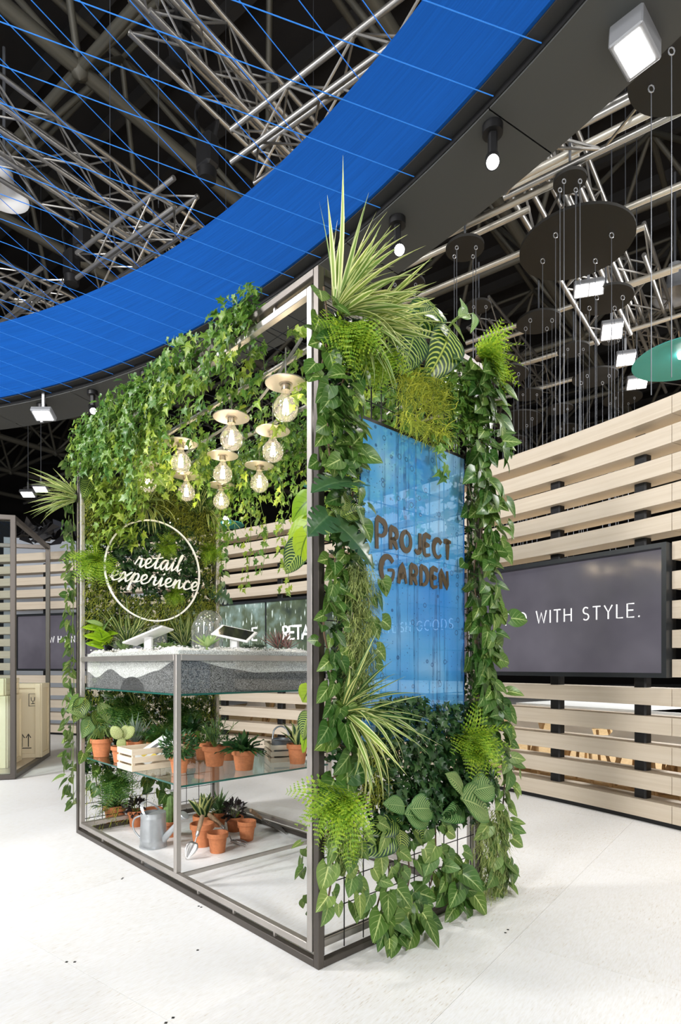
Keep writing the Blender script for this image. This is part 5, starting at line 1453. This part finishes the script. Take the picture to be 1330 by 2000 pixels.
rosette('bright green rosette before the paired domes', tank_q(405, 0.12), [leaf_grid('leaf', 'succulent', .3, 6, 1, 0, .62, .4, -.15)], 26, .06, .125)
rosette('whitish trailing succulent right of the screen tablet', tank_q(505, 0.16), L_SUCG, 40, .03, .085)
rosette('second whitish succulent tucked against the tablet', tank_q(478, 0.2), L_SUCG, 26, .03, .07)
rosette('spiky reddish aloe at the right end of the tank', tank_q(545, 0.2), L_ALOE, 26, .12, .19, tilt=(.1, 1.15))
rosette('small pink edged aloe beside the spiky one', tank_q(562, 0.12), L_ALOE, 16, .07, .12, tilt=(.1, 1.2))
def tablet(label, c, xd, nrm, w_=.24, h_=.165, stand=True):
    t = thing('tablet', label, 'tablet', c); n = V(nrm).normalized(); x = V(xd); x = (x-n*x.dot(n)).normalized(); y = n.cross(x); k = c+V((0, 0, .10))
    b = MB(); b.box(k, (w_, h_, .012), x, y, n); b.obj('casing', 'white_plastic', t, bevel=.004)
    b = MB(); b.box(k+n*.0065, (w_*.84, h_*.84, .002), x, y, n); b.obj('display', 'tablet_glass', t)
    b = MB(); b.box(c+V((0, 0, .045)), (.05, .035, .10), V((x.x, x.y, 0)).normalized(), V((-x.y, x.x, 0)).normalized()); b.obj('stand', 'white_plastic', t, bevel=.004)
    return t
tablet('white tablet seen edge on, tilted up on a stand', tank_u(290, .18), V((.9, -.1, .33)), V((-.36, .10, .93)), .29, .19)
tablet('white tablet with a dark display facing the camera', tank_q(458, .10), V((.85, -.2, -.06)), V((.12, -.42, .88)), .24, .165)
# a broad-leaved plant at the end of the tank
# ================================================================== climbing and hanging plants
OUTB = -AX                      # outward from the near end face
OUTA = -BX                      # outward from the long open side
def vine(label, pts, n, meshes, size, out, name='arrowhead_vine', cat='vine', group=None, stemm='stem_brown', sr=.004, spread=.10, lname='leaf', down=.75, lift=.06):
    pts = smooth_path(pts, 5); t = thing(name, label, cat, pts[0], group)
    b = MB(); b.path(pts, sr, 5); b.obj('stem', stemm, t, 60); side = out.cross(UP).normalized()
    for i in range(n):
        f_ = (i+rnd.random())/n*(len(pts)-1); k = int(f_); p = pts[k].lerp(pts[min(k+1, len(pts)-1)], f_-k)
        sg = 1 if i % 2 else -1; lat = side*sg*rnd.uniform(.1, 1.0)
        pos = p + lat*spread*rnd.uniform(.2, 1) + out*rnd.uniform(.0, lift) + V((0, 0, rnd.uniform(-.03, .03)))
        d = out*rnd.uniform(.0, .45) + lat*.8 - UP*down*rnd.uniform(.2, 1.1) + rvec(.25)
        leaves(t, meshes, lname, pos, d, out*1.1+UP*.45+rvec(.45), size*rnd.uniform(.65, 1.2))
    return t
def B_(u, v, d=.03): return onB(u, v, d)
# --- near end face, left column of arrowhead vines
seg = [('arrowhead vine climbing the near steel post, topmost length', [(632, 560), (640, 650), (626, 740), (645, 800)], 24, .085), ('arrowhead vine around the upper left of the blue panel', [(690, 700), (660, 780), (680, 850), (690, 920)], 30, .085),
       ('arrowhead vine beside the post above the split leaf', [(645, 780), (640, 850), (650, 930)], 24, .08), ('arrowhead vine beside the lettering of the blue panel', [(690, 960), (672, 1040), (668, 1120), (650, 1180)], 26, .08),
       ('arrowhead vine on the post left of the hanging moss', [(655, 1090), (640, 1160), (632, 1230), (650, 1300)], 22, .08), ('arrowhead vine trailing past the lower left of the blue panel', [(640, 1270), (650, 1340), (640, 1400), (660, 1440)], 20, .075),
       ('arrowhead vine with large leaves under the lower spider plant', [(650, 1400), (660, 1450), (690, 1470), (650, 1520)], 12, .11),
       ('arrowhead vine hidden behind the moss at the panel edge', [(715, 1120), (720, 1200), (712, 1290)], 16, .07)]
for lb, pts, n, s in seg: vine(lb, [B_(u, v) for u, v in pts], n, L_SYN, s, OUTB, spread=.085)
# --- right column, thick garland over the black post
col = [[(899, 720), (934, 760), (926, 820)], [(919, 760), (941, 830), (938, 900)], [(936, 860), (916, 940), (931, 1010)], [(926, 950), (941, 1030), (936, 1100)], [(931, 1060), (926, 1140), (941, 1210)], [(941, 1150), (928, 1230), (931, 1290)],
       [(931, 1250), (936, 1320), (941, 1390)], [(926, 1330), (946, 1400), (951, 1450)]]
gl = ['topmost', 'second', 'third', 'fourth', 'fifth', 'sixth', 'seventh', 'lowest']
for g_, pts in zip(gl, col): vine('arrowhead garland down the far post, %s length from the top' % g_, [B_(u, v, .04) for u, v in pts], 42, L_SYN, .088, OUTB, spread=.13, lift=.12)
for lb, pts in (('thin arrowhead strand at the right edge of the blue panel, upper', [(915, 900), (912, 1000), (918, 1080)]), ('thin arrowhead strand at the right edge of the blue panel, lower', [(915, 1100), (912, 1200), (916, 1330)])):
    vine(lb, [B_(u, v, -.02) for u, v in pts], 18, L_SYN, .05, OUTB, spread=.04)
# --- lower part: loose pale arrowheads over bare mesh
low = [[(640, 1620), (650, 1690), (640, 1760)], [(690, 1600), (680, 1690), (700, 1760)], [(740, 1620), (760, 1700), (745, 1770)], [(790, 1650), (800, 1710), (780, 1790)], [(850, 1600), (850, 1680), (840, 1730)], [(880, 1660), (900, 1700), (890, 1745)], [(700, 1700), (730, 1780), (760, 1800)]]
ll = ['by the steel post', 'under the lime fern', 'below the striped leaves', 'in the middle of the mesh', 'below the dark ivy', 'before the low moss', 'crossing the bottom rail']
for g_, pts in zip(ll, low): vine('pale arrowhead vine on the bare mesh %s' % g_, [B_(u, v, .03) for u, v in pts], 13, L_SYNL, .084, OUTB, spread=.10, down=1)
vine('arrowhead vine tumbling over the bottom rail onto the floor', [B_(745, 1740), B_(735, 1800, .06), P(-.09, .40, .05)], 16, L_SYN, .105, OUTB, spread=.1)
vine('arrowhead vine spilling over the rail at the middle of the base', [B_(800, 1740), B_(790, 1790, .06), P(-.09, .52, .06)], 16, L_SYN, .10, OUTB, spread=.1)
vine('arrowhead vine spilling onto the floor near the far post', [B_(880, 1680), B_(880, 1730, .06), P(-.08, .86, .05)], 20, L_SYN, .10, OUTB, spread=.13)
vine('arrowhead vine trailing to the floor at the far corner', [B_(950, 1600), B_(970, 1680, .04), P(-.03, 1.22, .05)], 40, L_SYNL, .085, OUTB, spread=.14)
vine('arrowhead vine down the far corner under the striped plant', [B_(970, 1450), B_(985, 1530, .04), B_(975, 1620, .04)], 30, L_SYNL, .08, OUTB, spread=.10)
vine('few arrowhead leaves poking inside at the foot of the post', [P(.07, .02, .5), P(.09, .03, .35), P(.085, .03, .2)], 8, L_SYNL, .075, AX, spread=.04)

# --- spider plants
def spider(label, base, out, n, lmin, lmax, meshes, spread=.9, upb=.5, name='spider_plant', group=None):
    t = thing(name, label, 'spider plant', base, group); o_ = V(out).normalized(); s_ = o_.cross(UP)
    if s_.length < .1: s_ = BX.copy()
    s_.normalize(); u_ = s_.cross(o_)
    b = MB(); b.lathe([(0, -.02), (.02, -.015), (.026, .01), (.012, .04), (0, .045)], 10, base, o_); b.obj('crown', 'stem_green', t, 60)
    for i in range(n):
        a = 2.4*i; k = spread*sqrt((i+.5)/n); d = o_ + s_*cos(a)*k + u_*sin(a)*k + V((0, 0, upb*rnd.uniform(0, 1))) + rvec(.12)
        ls = rnd.uniform(lmin, lmax); put('blade', rnd.choice(meshes), t, place(base+s_*cos(a)*.025+u_*sin(a)*.025+rvec(.012), d+rvec(.12), UP+rvec(.55)-o_*.2, ls, rnd.uniform(.8, 1.5)*.3))
    return t
base = B_(668, 602, .05)
spider('big spider plant crowning the near corner of the pavilion', base, V((.85, -.3, .42)), 52, .20, .40, L_BL, .8, .3)
t = spider('upright spider plant blades at the very top beside the post', B_(660, 590, .03), V((.18, -.1, 1)), 11, .24, .46, [L_BL[0], L_BL[0], L_BL[1]], .32, .3)
spider('spider plant blades arching over the striped leaves', B_(735, 625, .06), V((.85, -.3, .15)), 34, .16, .30, L_BL[:4], .6, .15)
spider('drooping spider plant below the big one', B_(715, 640, .05), V((.45, -.4, -.35)), 26, .18, .34, L_BL[1:5], .55, -.3)
spider('spider plant at the lower left of the blue panel', B_(680, 1385, .06), V((.65, -.35, .42)), 34, .2, .34, L_BLD[:4], .95, .35)
spider('long spider plant blades hanging before the dark ivy', B_(688, 1400, .07), V((.55, -.4, -.2)), 24, .24, .40, L_BL[1:5], .7, -.5)

# --- ferns
def fern(label, base, out, n, lmin, lmax, meshes, spread=.9, dn=.3, name='fern'):
    t = thing(name, label, 'fern', base); o_ = V(out).normalized(); s_ = o_.cross(UP).normalized(); u_ = s_.cross(o_)
    b = MB(); b.lathe([(0, -.02), (.015, -.012), (.02, .005), (.01, .02), (0, .025)], 8, base, o_); b.obj('crown', 'stem_brown', t, 60)
    for i in range(n):
        a = 2.4*i; k = spread*sqrt((i+.5)/n); d = o_ + s_*cos(a)*k + u_*sin(a)*k - UP*dn*rnd.random()
        leaves(t, meshes, 'frond', base, d, UP*.8+o_*.6+rvec(.4), rnd.uniform(lmin, lmax))
    return t
fern('lime fern under the big spider plant by the post', B_(680, 640, .05), V((.1, -.6, -.35)), 22, .16, .25, L_FERN, 1.1, .5)
fern('lime fern in the shade left of the yellow moss', B_(735, 690, .03), V((.1, -.6, -.45)), 26, .13, .22, L_FERN, 1.1, .5)
fern('bright lime fern at the outer top corner', B_(935, 700, .07), V((.75, -.3, .1)), 22, .16, .25, L_FERN, .95, .3)
fern('lime fern right of the dark ivy below the panel', B_(912, 1445, .07), V((.35, -.6, .15)), 22, .16, .25, L_FERN, 1.0, .4)
fern('lime fern reaching across the near post low down', B_(668, 1560, .06), V((-.2, -.6, .1)), 22, .16, .25, L_FERN, 1.1, .3)
fern('small lime fern under the low one by the post', B_(672, 1610, .03), V((-.05, -.5, -.4)), 16, .12, .18, L_FERN, 1.0, .5)
# --- striped calatheas
def striped(label, base, tips, meshes=None, name='striped_calathea'):
    """tips: pixel of leaf base and tip, on a plane d proud of the near face"""
    t = thing(name, label, 'calathea', base)
    for (u0, v0, u1, v1, d0, d1) in tips:
        p, q = onB(u0, v0, d0), onB(u1, v1, d0+min(.03, d1-d0)); petiole(t, base, p)
        put('leaf', rnd.choice(meshes or L_CAL), t, place(p, q-p, OUTB+UP*.5+rvec(.15), (q-p).length*1.08))
    return t
striped('striped calathea hanging under the spider plant at the top', B_(840, 650, .02), [(812, 640, 795, 715, .08, .16), (880, 645, 858, 722, .09, .18), (845, 632, 888, 665, .07, .2), (820, 610, 868, 612, .05, .15), (850, 600, 810, 640, .02, .1), (882, 630, 910, 660, .03, .12), (800, 660, 770, 720, .03, .08)])
striped('pale striped leaves standing up at the top right corner', B_(875, 640, .02), [(905, 618, 908, 580, .06, .06), (925, 612, 930, 640, .08, .10), (895, 618, 926, 606, .06, .1)], L_CALP)
striped('striped calathea spreading pale leaves beside the lime fern', B_(925, 1555, .02), [(905, 1545, 882, 1512, .1, .14), (920, 1545, 978, 1530, .1, .16), (900, 1560, 975, 1580, .12, .2), (905, 1580, 875, 1595, .06, .1), (935, 1575, 960, 1600, .06, .1)], L_CALP)
striped('striped calathea above the bare mesh, pale upper leaves', B_(800, 1590, .02), [(790, 1575, 758, 1568, .1, .12), (800, 1580, 862, 1575, .1, .16), (790, 1590, 850, 1598, .1, .14)], L_CALP)
striped('dark striped calathea hanging over the bare mesh', B_(775, 1600, .01), [(775, 1600, 735, 1620, .06, .12), (770, 1625, 720, 1660, .06, .1), (780, 1620, 790, 1680, .06, .14), (800, 1612, 845, 1645, .06, .14), (760, 1600, 745, 1660, .05, .1), (790, 1600, 765, 1570, .05, .1), (755, 1640, 735, 1665, .05, .08)])
striped('dark striped calathea beside the lettering', B_(660, 1010, .0), [(672, 1000, 680, 960, .05, .06), (665, 1010, 715, 985, .05, .1), (668, 1020, 716, 1015, .04, .1), (662, 1015, 650, 975, .04, .06), (670, 1025, 700, 1040, .03, .07), (655, 1010, 635, 1000, .03, .06)])
# --- split leaves
def monst(label, base, q, nrm, s, name='split_leaf_plant'):
    t = thing(name, label, 'split leaf plant', base); petiole(t, base, base.lerp(q, .25), .004)
    p = base.lerp(q, .25); put('leaf', L_MON[0], t, place(p, q-p, nrm, s)); return t
monst('large split leaf across the near post, upper one', B_(712, 945, .06), B_(612, 930, .12), OUTB*.5+UP*1.0, .24)
monst('drooping split leaf below the dark striped plant', B_(640, 1010, .05), B_(708, 1062, .14), OUTB*.8+UP*.6, .22)
monst('small split leaf left of the striped plant at the post', B_(650, 1000, .05), B_(615, 1030, .12), OUTB*.8+UP*.6, .16)
monst('split leaf jutting out at the far corner over the slats', B_(972, 1470, .06), B_(1022, 1500, .08), OUTB*.8+UP*.5, .15)
monst('split leaf jutting from the end wall above the glass domes', onE(405, 1150, .05), onE(448, 1170, .12), -AX+UP*.2, .20)
# --- broad lime leaves inside the near end
t = thing('broad_leaf_plant', 'lime broad leaves showing inside beside the steel post', 'broad leaf plant', P(.10, .35, 1.75))
for (u0, v0, u1, v1, y0) in ((606, 975, 562, 1008, 2.75), (606, 1020, 556, 1058, 2.72), (604, 1050, 552, 1112, 2.70), (600, 1045, 575, 1096, 2.66), (606, 1390, 580, 1440, 2.72), (605, 1345, 588, 1372, 2.74), (604, 1425, 583, 1465, 2.76)):
    p, q = depth(u0, v0, y0), depth(u1, v1, y0+.05)
    put('leaf', L_CAL[1] if v1 in (1112, 1440) else rnd.choice(L_PHI), t, place(p, q-p, V((-.3, -1, .4))+rvec(.45), (q-p).length*1.1)); petiole(t, P(.06, .2, p.z-.05), p, .004)

# --- tangles of thin moss and ivy thickets: uncountable
def tangle(name, label, m, c, ax, size, n, ln=.07, droop=.6, r=.0023, hang=0):
    b = MB(); n = int(n*.62); ax1, ax2, ax3 = ax
    for i in range(n):
        p = c + ax1*rnd.uniform(-1, 1)*size[0] + ax2*rnd.uniform(-1, 1)*size[1] + ax3*rnd.uniform(-.2, 1)*size[2]
        d = (rvec(1)+ax3*.5-UP*droop).normalized(); pr = None; w_ = r*rnd.uniform(.7, 1.4); vs = []; steps = 5
        for k in range(steps+1):
            x = d.cross(V((.3, .2, .9))).normalized()*w_*(1-.12*k)
            vs += [p-x, p+x]; d = (d+rvec(.55)-UP*droop*.12).normalized(); p = p+d*ln/steps*rnd.uniform(.8, 1.3)
        b.add(vs, [(2*k, 2*k+1, 2*k+3, 2*k+2) for k in range(steps)])
    o = b.obj(name, m); tag(o, label, 'moss', kind='stuff'); return o
BAX = (BX, UP, OUTB); EAX = (BX, UP, -AX)
def onB_size(u0, v0, u1, v1, d): 
    p, q = onB(u0, v0, d), onB(u1, v1, d); c = (p+q)/2; return c, abs((q-p).dot(BX))/2, abs(q.z-p.z)/2
def mossB(lb, m, box, n, d=.03, th=.06, **k):
    c, a_, h_ = onB_size(*box, d); return tangle('hanging_moss', lb, m, c, BAX, (a_, h_, th), n, **k)
mossB('yellow moss hanging above the blue panel', 'moss_yellow', (770, 710, 860, 820), 900, ln=.08)
mossB('yellow moss fringe at the top edge of the blue panel', 'moss_yellow', (775, 800, 860, 860), 420, ln=.09, droop=1)
mossB('pale grey green moss hanging left of the blue panel', 'moss_pale', (668, 1095, 712, 1340), 1900, ln=.09, droop=1.2, r=.0019)
mossB('pale moss streaming down at the far corner low', 'moss_pale', (930, 1580, 978, 1730), 1500, ln=.10, droop=1.3)
mossB('pale moss under the low lime fern', 'moss_pale', (640, 1590, 690, 1660), 380, ln=.09, droop=1.2)
mossB('yellow moss behind the lower spider plant', 'moss', (690, 1440, 740, 1560), 600, d=.01, ln=.08)
def thicket(name, label, m, c, ax, size, n, s, out, parent=None):
    b = MB(); ax1, ax2, ax3 = ax; fs = IVY_RAW.f; uv = IVY_RAW.uv; raw = [V(x) for x in IVY_RAW.v]
    for i in range(n):
        p = c + ax1*rnd.uniform(-1, 1)*size[0] + ax2*rnd.uniform(-1, 1)*size[1] + ax3*rnd.uniform(-1, 1)*size[2]
        M = place(p, -UP*rnd.uniform(.2, 1)+out*.5+rvec(.7), out+UP*.7+rvec(.6), s*rnd.uniform(.6, 1.2))
        b.add([M @ x for x in raw], fs, uv)
    o = b.obj(name, m, parent, 179); tag(o, label, 'ivy', kind='stuff'); return o
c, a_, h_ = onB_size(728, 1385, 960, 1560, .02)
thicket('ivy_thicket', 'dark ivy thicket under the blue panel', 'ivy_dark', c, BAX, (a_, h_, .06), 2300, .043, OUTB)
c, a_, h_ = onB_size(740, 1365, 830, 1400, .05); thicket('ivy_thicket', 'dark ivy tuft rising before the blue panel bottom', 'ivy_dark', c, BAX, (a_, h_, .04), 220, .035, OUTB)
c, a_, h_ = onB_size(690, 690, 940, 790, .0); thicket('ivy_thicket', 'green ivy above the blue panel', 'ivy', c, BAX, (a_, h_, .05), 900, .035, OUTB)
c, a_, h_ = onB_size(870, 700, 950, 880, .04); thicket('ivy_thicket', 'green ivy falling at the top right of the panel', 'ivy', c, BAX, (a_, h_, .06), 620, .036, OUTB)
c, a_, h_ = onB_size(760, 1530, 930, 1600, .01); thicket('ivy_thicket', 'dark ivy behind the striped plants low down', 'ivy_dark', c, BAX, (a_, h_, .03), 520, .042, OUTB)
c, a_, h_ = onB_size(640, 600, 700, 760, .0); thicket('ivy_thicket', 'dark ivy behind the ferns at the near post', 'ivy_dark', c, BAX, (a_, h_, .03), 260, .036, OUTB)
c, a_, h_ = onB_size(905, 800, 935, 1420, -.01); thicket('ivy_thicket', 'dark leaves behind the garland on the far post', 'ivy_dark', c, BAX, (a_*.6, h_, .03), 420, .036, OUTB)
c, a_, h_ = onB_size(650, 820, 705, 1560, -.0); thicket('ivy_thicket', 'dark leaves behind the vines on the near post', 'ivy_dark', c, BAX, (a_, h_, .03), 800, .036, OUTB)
vine('ivy strand dangling over the top of the blue panel', [B_(845, 850, .05), B_(850, 880, .06), B_(855, 930, .05)], 16, L_IVY, .05, OUTB, name='ivy_vine', spread=.03, stemm='stem_green', sr=.002)

# --- ivy trailing along and through the roof
def ivy(label, root, out, ln, n, size, meshes, group, reach=.12, up=.08):
    o_ = V(out); pts = [V(root), V(root)+o_*reach*.6+UP*up, V(root)+o_*reach-UP*ln*.25+rvec(.03)]
    for k in (.5, .75, 1.0): pts.append(V(root)+o_*reach*rnd.uniform(.8, 1.1)-UP*ln*k+rvec(.045))
    return vine(label, pts, n, meshes, size, o_, name='ivy_vine', group=group, stemm='stem_green', sr=.0018, spread=.055, lift=.05, down=.8)
EDGE = 'bright ivy strand falling over the long top edge of the pavilion'; GE = 'ivy strands on the long top edge'
for i in range(34):
    t_ = .55+2.0*(i+rnd.random()*.8)/34
    dens = 1.0
    ln = rnd.uniform(.14, .34)
    if 1.35 < t_ < 1.95 and i % 2: ln = rnd.uniform(.40, .72)
    if .62 < t_ < .95 and i % 2: continue
    ivy(EDGE, P(t_, rnd.uniform(.0, .08), HGT-.01), OUTA, ln, int(14+ln*62), .056, L_IVYL if i % 3 == 0 else L_IVY, GE, rnd.uniform(.03, .09), rnd.uniform(.04, .14))
ROOF = 'ivy strand hanging from the roof mesh between the bulbs'; GR = 'ivy strands hanging inside the pavilion'
for i in range(40):
    t_ = rnd.uniform(.25, 2.5); w_ = rnd.uniform(.15, 1.0); ln = rnd.uniform(.12, .36)
    ivy(ROOF, P(t_, w_, HGT-.03), BX*rnd.choice((-1, 1)), ln, int(10+ln*60), .052, L_IVYL if i % 2 else L_IVY, GR, .04, .03)
BACK = 'long ivy strand hanging at the rear top edge behind the bulbs'; GB = 'long ivy strands on the rear top edge'
for i in range(26):
    t_ = .12+2.35*(i+rnd.random()*.7)/26; ln = rnd.uniform(.30, .85) if i % 3 else rnd.uniform(.8, 1.05)
    ivy(BACK, P(t_, WID-rnd.uniform(.0, .1), HGT-.02), OUTA, ln, int(12+ln*52), .052, L_IVYL if i % 2 else L_IVY, GB, .05, .04)
def mass(lb, m, t0, t1, w0, w1, z0, z1, n, s=.045):
    c = P((t0+t1)/2, (w0+w1)/2, (z0+z1)/2); thicket('ivy_canopy', lb, m, c, (AX, BX, UP), ((t1-t0)/2, (w1-w0)/2, (z1-z0)/2), n, s, OUTA)
mass('dense ivy heaped along the long top edge, far half', 'ivy', 1.5, 2.62, -.07, .10, 2.55, 2.90, 1150)
mass('dense ivy heaped along the long top edge, middle', 'ivy', .92, 1.5, -.06, .08, 2.66, 2.89, 420)
mass('ivy clump on the top edge near the spider plant', 'ivy', .42, .72, -.06, .08, 2.70, 2.90, 230)
mass('yellow green ivy mass hanging between the bulbs', 'ivy_light', 1.45, 2.0, .0, .2, 2.25, 2.62, 420)
mass('ivy thicket under the roof at the rear', 'ivy', .3, 2.4, .85, 1.16, 2.50, 2.78, 1000)
mass('ivy sprigs filling the roof mesh', 'ivy', .6, 2.5, .1, 1.0, 2.62, 2.80, 700)
# pale variegated ivy at the far top
mass('pale variegated ivy hanging at the far top corner', 'ivy_light', 2.28, 2.58, .05, .40, 2.05, 2.5, 330, .06)
fern('yellow fern glowing under the roof behind the bulbs', P(.7, 1.05, 2.35), V((-.2, -.8, -.1)), 22, .16, .25, L_FERN, 1.1, .3)
# --- far end wall
def mossE(lb, m, box, n, d=.04, th=.06, **k):
    p, q = onE(box[0], box[1], d), onE(box[2], box[3], d); c = (p+q)/2
    return tangle('wall_moss', lb, m, c, EAX, (abs((q-p).dot(BX))/2, abs(q.z-p.z)/2, th), n, **k)
def tE(lb, m, box, n, d=.02, s=.04, th=.035):
    p, q = onE(box[0], box[1], d), onE(box[2], box[3], d); c = (p+q)/2
    thicket('ivy_thicket', lb, m, c, EAX, (abs((q-p).dot(BX))/2, abs(q.z-p.z)/2, th), n, s, -AX)
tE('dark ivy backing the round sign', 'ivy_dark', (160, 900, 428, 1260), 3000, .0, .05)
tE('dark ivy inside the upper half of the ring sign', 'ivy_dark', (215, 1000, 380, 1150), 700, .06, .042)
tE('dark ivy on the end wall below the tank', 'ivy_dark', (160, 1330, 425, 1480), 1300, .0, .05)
tE('green ivy at the top of the end wall', 'ivy', (160, 850, 425, 960), 900, .03, .05)
mossE('golden moss on the end wall, upper left', 'moss', (160, 965, 240, 1060), 1500)
mossE('golden moss on the end wall, upper right', 'moss', (330, 980, 425, 1060), 1900)
mossE('golden moss on the end wall under the bulbs', 'moss', (290, 955, 345, 1010), 700)
mossE('golden moss on the end wall right of the ring', 'moss', (385, 1050, 425, 1200), 900)
mossE('golden moss filling the bottom of the ring', 'moss', (230, 1160, 420, 1235), 2600)
mossE('moss hanging on the end wall left of the ring', 'moss', (158, 1120, 225, 1250), 1500)
mossE('moss on the end wall under the tank, right', 'moss', (310, 1340, 425, 1430), 1500)
mossE('moss on the end wall under the tank, left', 'moss', (160, 1345, 300, 1420), 900)
mossE('airy green growth low on the end wall behind the floor pots', 'moss', (165, 1500, 330, 1590), 1100, r=.0018)
def fE(lb, u, v, n, a_, b_, ms=L_FERN, d=.08): fern(lb, onE(u, v, d), V((.3, -.9, .0))*1.0, n, a_, b_, ms, 1.2, .2)
fE('lime fern on the end wall left of the ring', 188, 1095, 30, .16, .26); fE('lime fern inside the top right of the ring', 325, 1065, 26, .10, .16, d=.05); fE('lime fern inside the ring under the words', 340, 1160, 24, .10, .15, d=.05)
fE('lime fern on the end wall at the right of the ring', 410, 1075, 18, .12, .2); fE('dark fern on the end wall below the tank', 350, 1390, 22, .18, .28, L_FERND); fE('dark fern low on the end wall', 250, 1380, 26, .18, .28, L_FERND); fE('dark fern trailing under the shelf', 225, 1520, 26, .16, .26, L_FERND)
def sE(lb, u, v, n, out, a_=.22, b_=.36, ms=None, d=.06, sp=.8): spider(lb, onE(u, v, d), V(out), n, a_, b_, ms or L_BLD[:4], sp, .2)
sE('spider plant under the leftmost bulb', 258, 985, 34, (.0, -.5, .5)); sE('spider plant drooping onto the ring sign', 285, 985, 30, (.35, -.6, -.1), ms=L_BL[2:])
sE('spider plant beside the furthest bulb', 385, 1000, 30, (-.1, -.6, .5)); sE('spider plant right of the furthest bulb', 412, 1000, 24, (.35, -.5, .1), ms=L_BL[2:])
sE('spider plant behind the tank under the ring, left', 250, 1255, 44, (.05, -.5, .9), d=.10); sE('spider plant behind the tank under the ring, right', 360, 1255, 40, (.05, -.5, .9), d=.10)
sE('spider plant below the tank on the end wall', 270, 1395, 30, (.2, -.6, .2))
spider('spider plant sticking out past the far corner post', P(LEN-.02, -.02, 2.40), V((-.75, -.25, .15)), 40, .2, .34, L_BL[:4], .75, .1)
t = thing('striped_calathea', 'dark striped leaves at the top of the end wall', 'calathea', onE(190, 960, .03))
for (u0, v0, u1, v1) in ((190, 945, 175, 985), (205, 940, 222, 975), (215, 930, 238, 955), (180, 930, 165, 965), (200, 955, 205, 1000)):
    p, q = onE(u0, v0, .08), onE(u1, v1, .13); petiole(t, onE(190, 960, .03), p); put('leaf', rnd.choice(L_CAL), t, place(p, q-p, -AX+UP*.4, (q-p).length*1.1))
t = thing('striped_calathea', 'striped leaves reaching across the far post below the tank', 'calathea', onE(190, 1400, .03))
for (u0, v0, u1, v1) in ((165, 1362, 152, 1400), (178, 1400, 165, 1435), (195, 1372, 215, 1408), (185, 1385, 205, 1425), (170, 1395, 145, 1385)):
    p, q = onE(u0, v0, .08), onE(u1, v1, .14); petiole(t, onE(190, 1400, .03), p); put('leaf', rnd.choice(L_CAL+L_CALP), t, place(p, q-p, -AX+UP*.4, (q-p).length*1.15))
t = thing('broad_leaf_plant', 'bright green leaves at the far end of the tank beside the dome', 'broad leaf plant', on_tank(.93, .08))
for (du, dv, s) in ((-28, -42, .13), (10, -62, .15), (-12, -70, .14), (30, -48, .12), (-40, -20, .12), (0, -35, .13), (-20, -85, .12), (18, -25, .1)):
    c = on_tank(.93, .08); p = c+V((0, 0, -dv*.0022)); petiole(t, c, p); leaves(t, [L_PHI[0], L_CALP[0]], 'leaf', p, V((du*.03, -.3, rnd.uniform(-.2, .5))), UP+V((0, -.6, 0)), s)
# leafy edge outside the far post
for k, (pts, lb) in enumerate((([(146, 880), (138, 960), (142, 1040)], 'top'), ([(142, 1040), (136, 1110), (140, 1170)], 'upper'), ([(140, 1170), (136, 1240), (142, 1300)], 'middle'), ([(142, 1300), (138, 1370), (145, 1440)], 'lower'), ([(148, 1440), (146, 1500), (150, 1570)], 'bottom'))):
    pp = [P(LEN+.015, -.005, onA(u, v).z)+(-BX)*rnd.uniform(0, .02) for u, v in pts]
    vine('arrowhead vine outside the far post, %s length' % lb, pp, 32, L_SYNL, .07, (AX*.9-BX).normalized(), spread=.055, stemm='stem_green', sr=.0025)
vine('arrowhead leaves hanging beneath the shelf on the end wall, left', [onE(180, 1460, .04), onE(185, 1500, .05), onE(190, 1540, .05)], 16, L_SYN, .08, -AX, spread=.1)
vine('arrowhead leaves hanging beneath the shelf on the end wall, right', [onE(285, 1510, .03), onE(310, 1530, .05), onE(330, 1560, .05)], 14, L_SYN, .09, -AX, spread=.12)
vine('arrowhead vine on the end wall behind the shelf pots', [onE(175, 1350, .03), onE(200, 1400, .05), onE(190, 1450, .05)], 18, L_SYN, .085, -AX, spread=.12)
vine('arrowhead vine on the far edge of the end wall', [onE(428, 1040, .03), onE(432, 1100, .05), onE(428, 1160, .05)], 14, L_SYNL, .06, -AX, spread=.05)
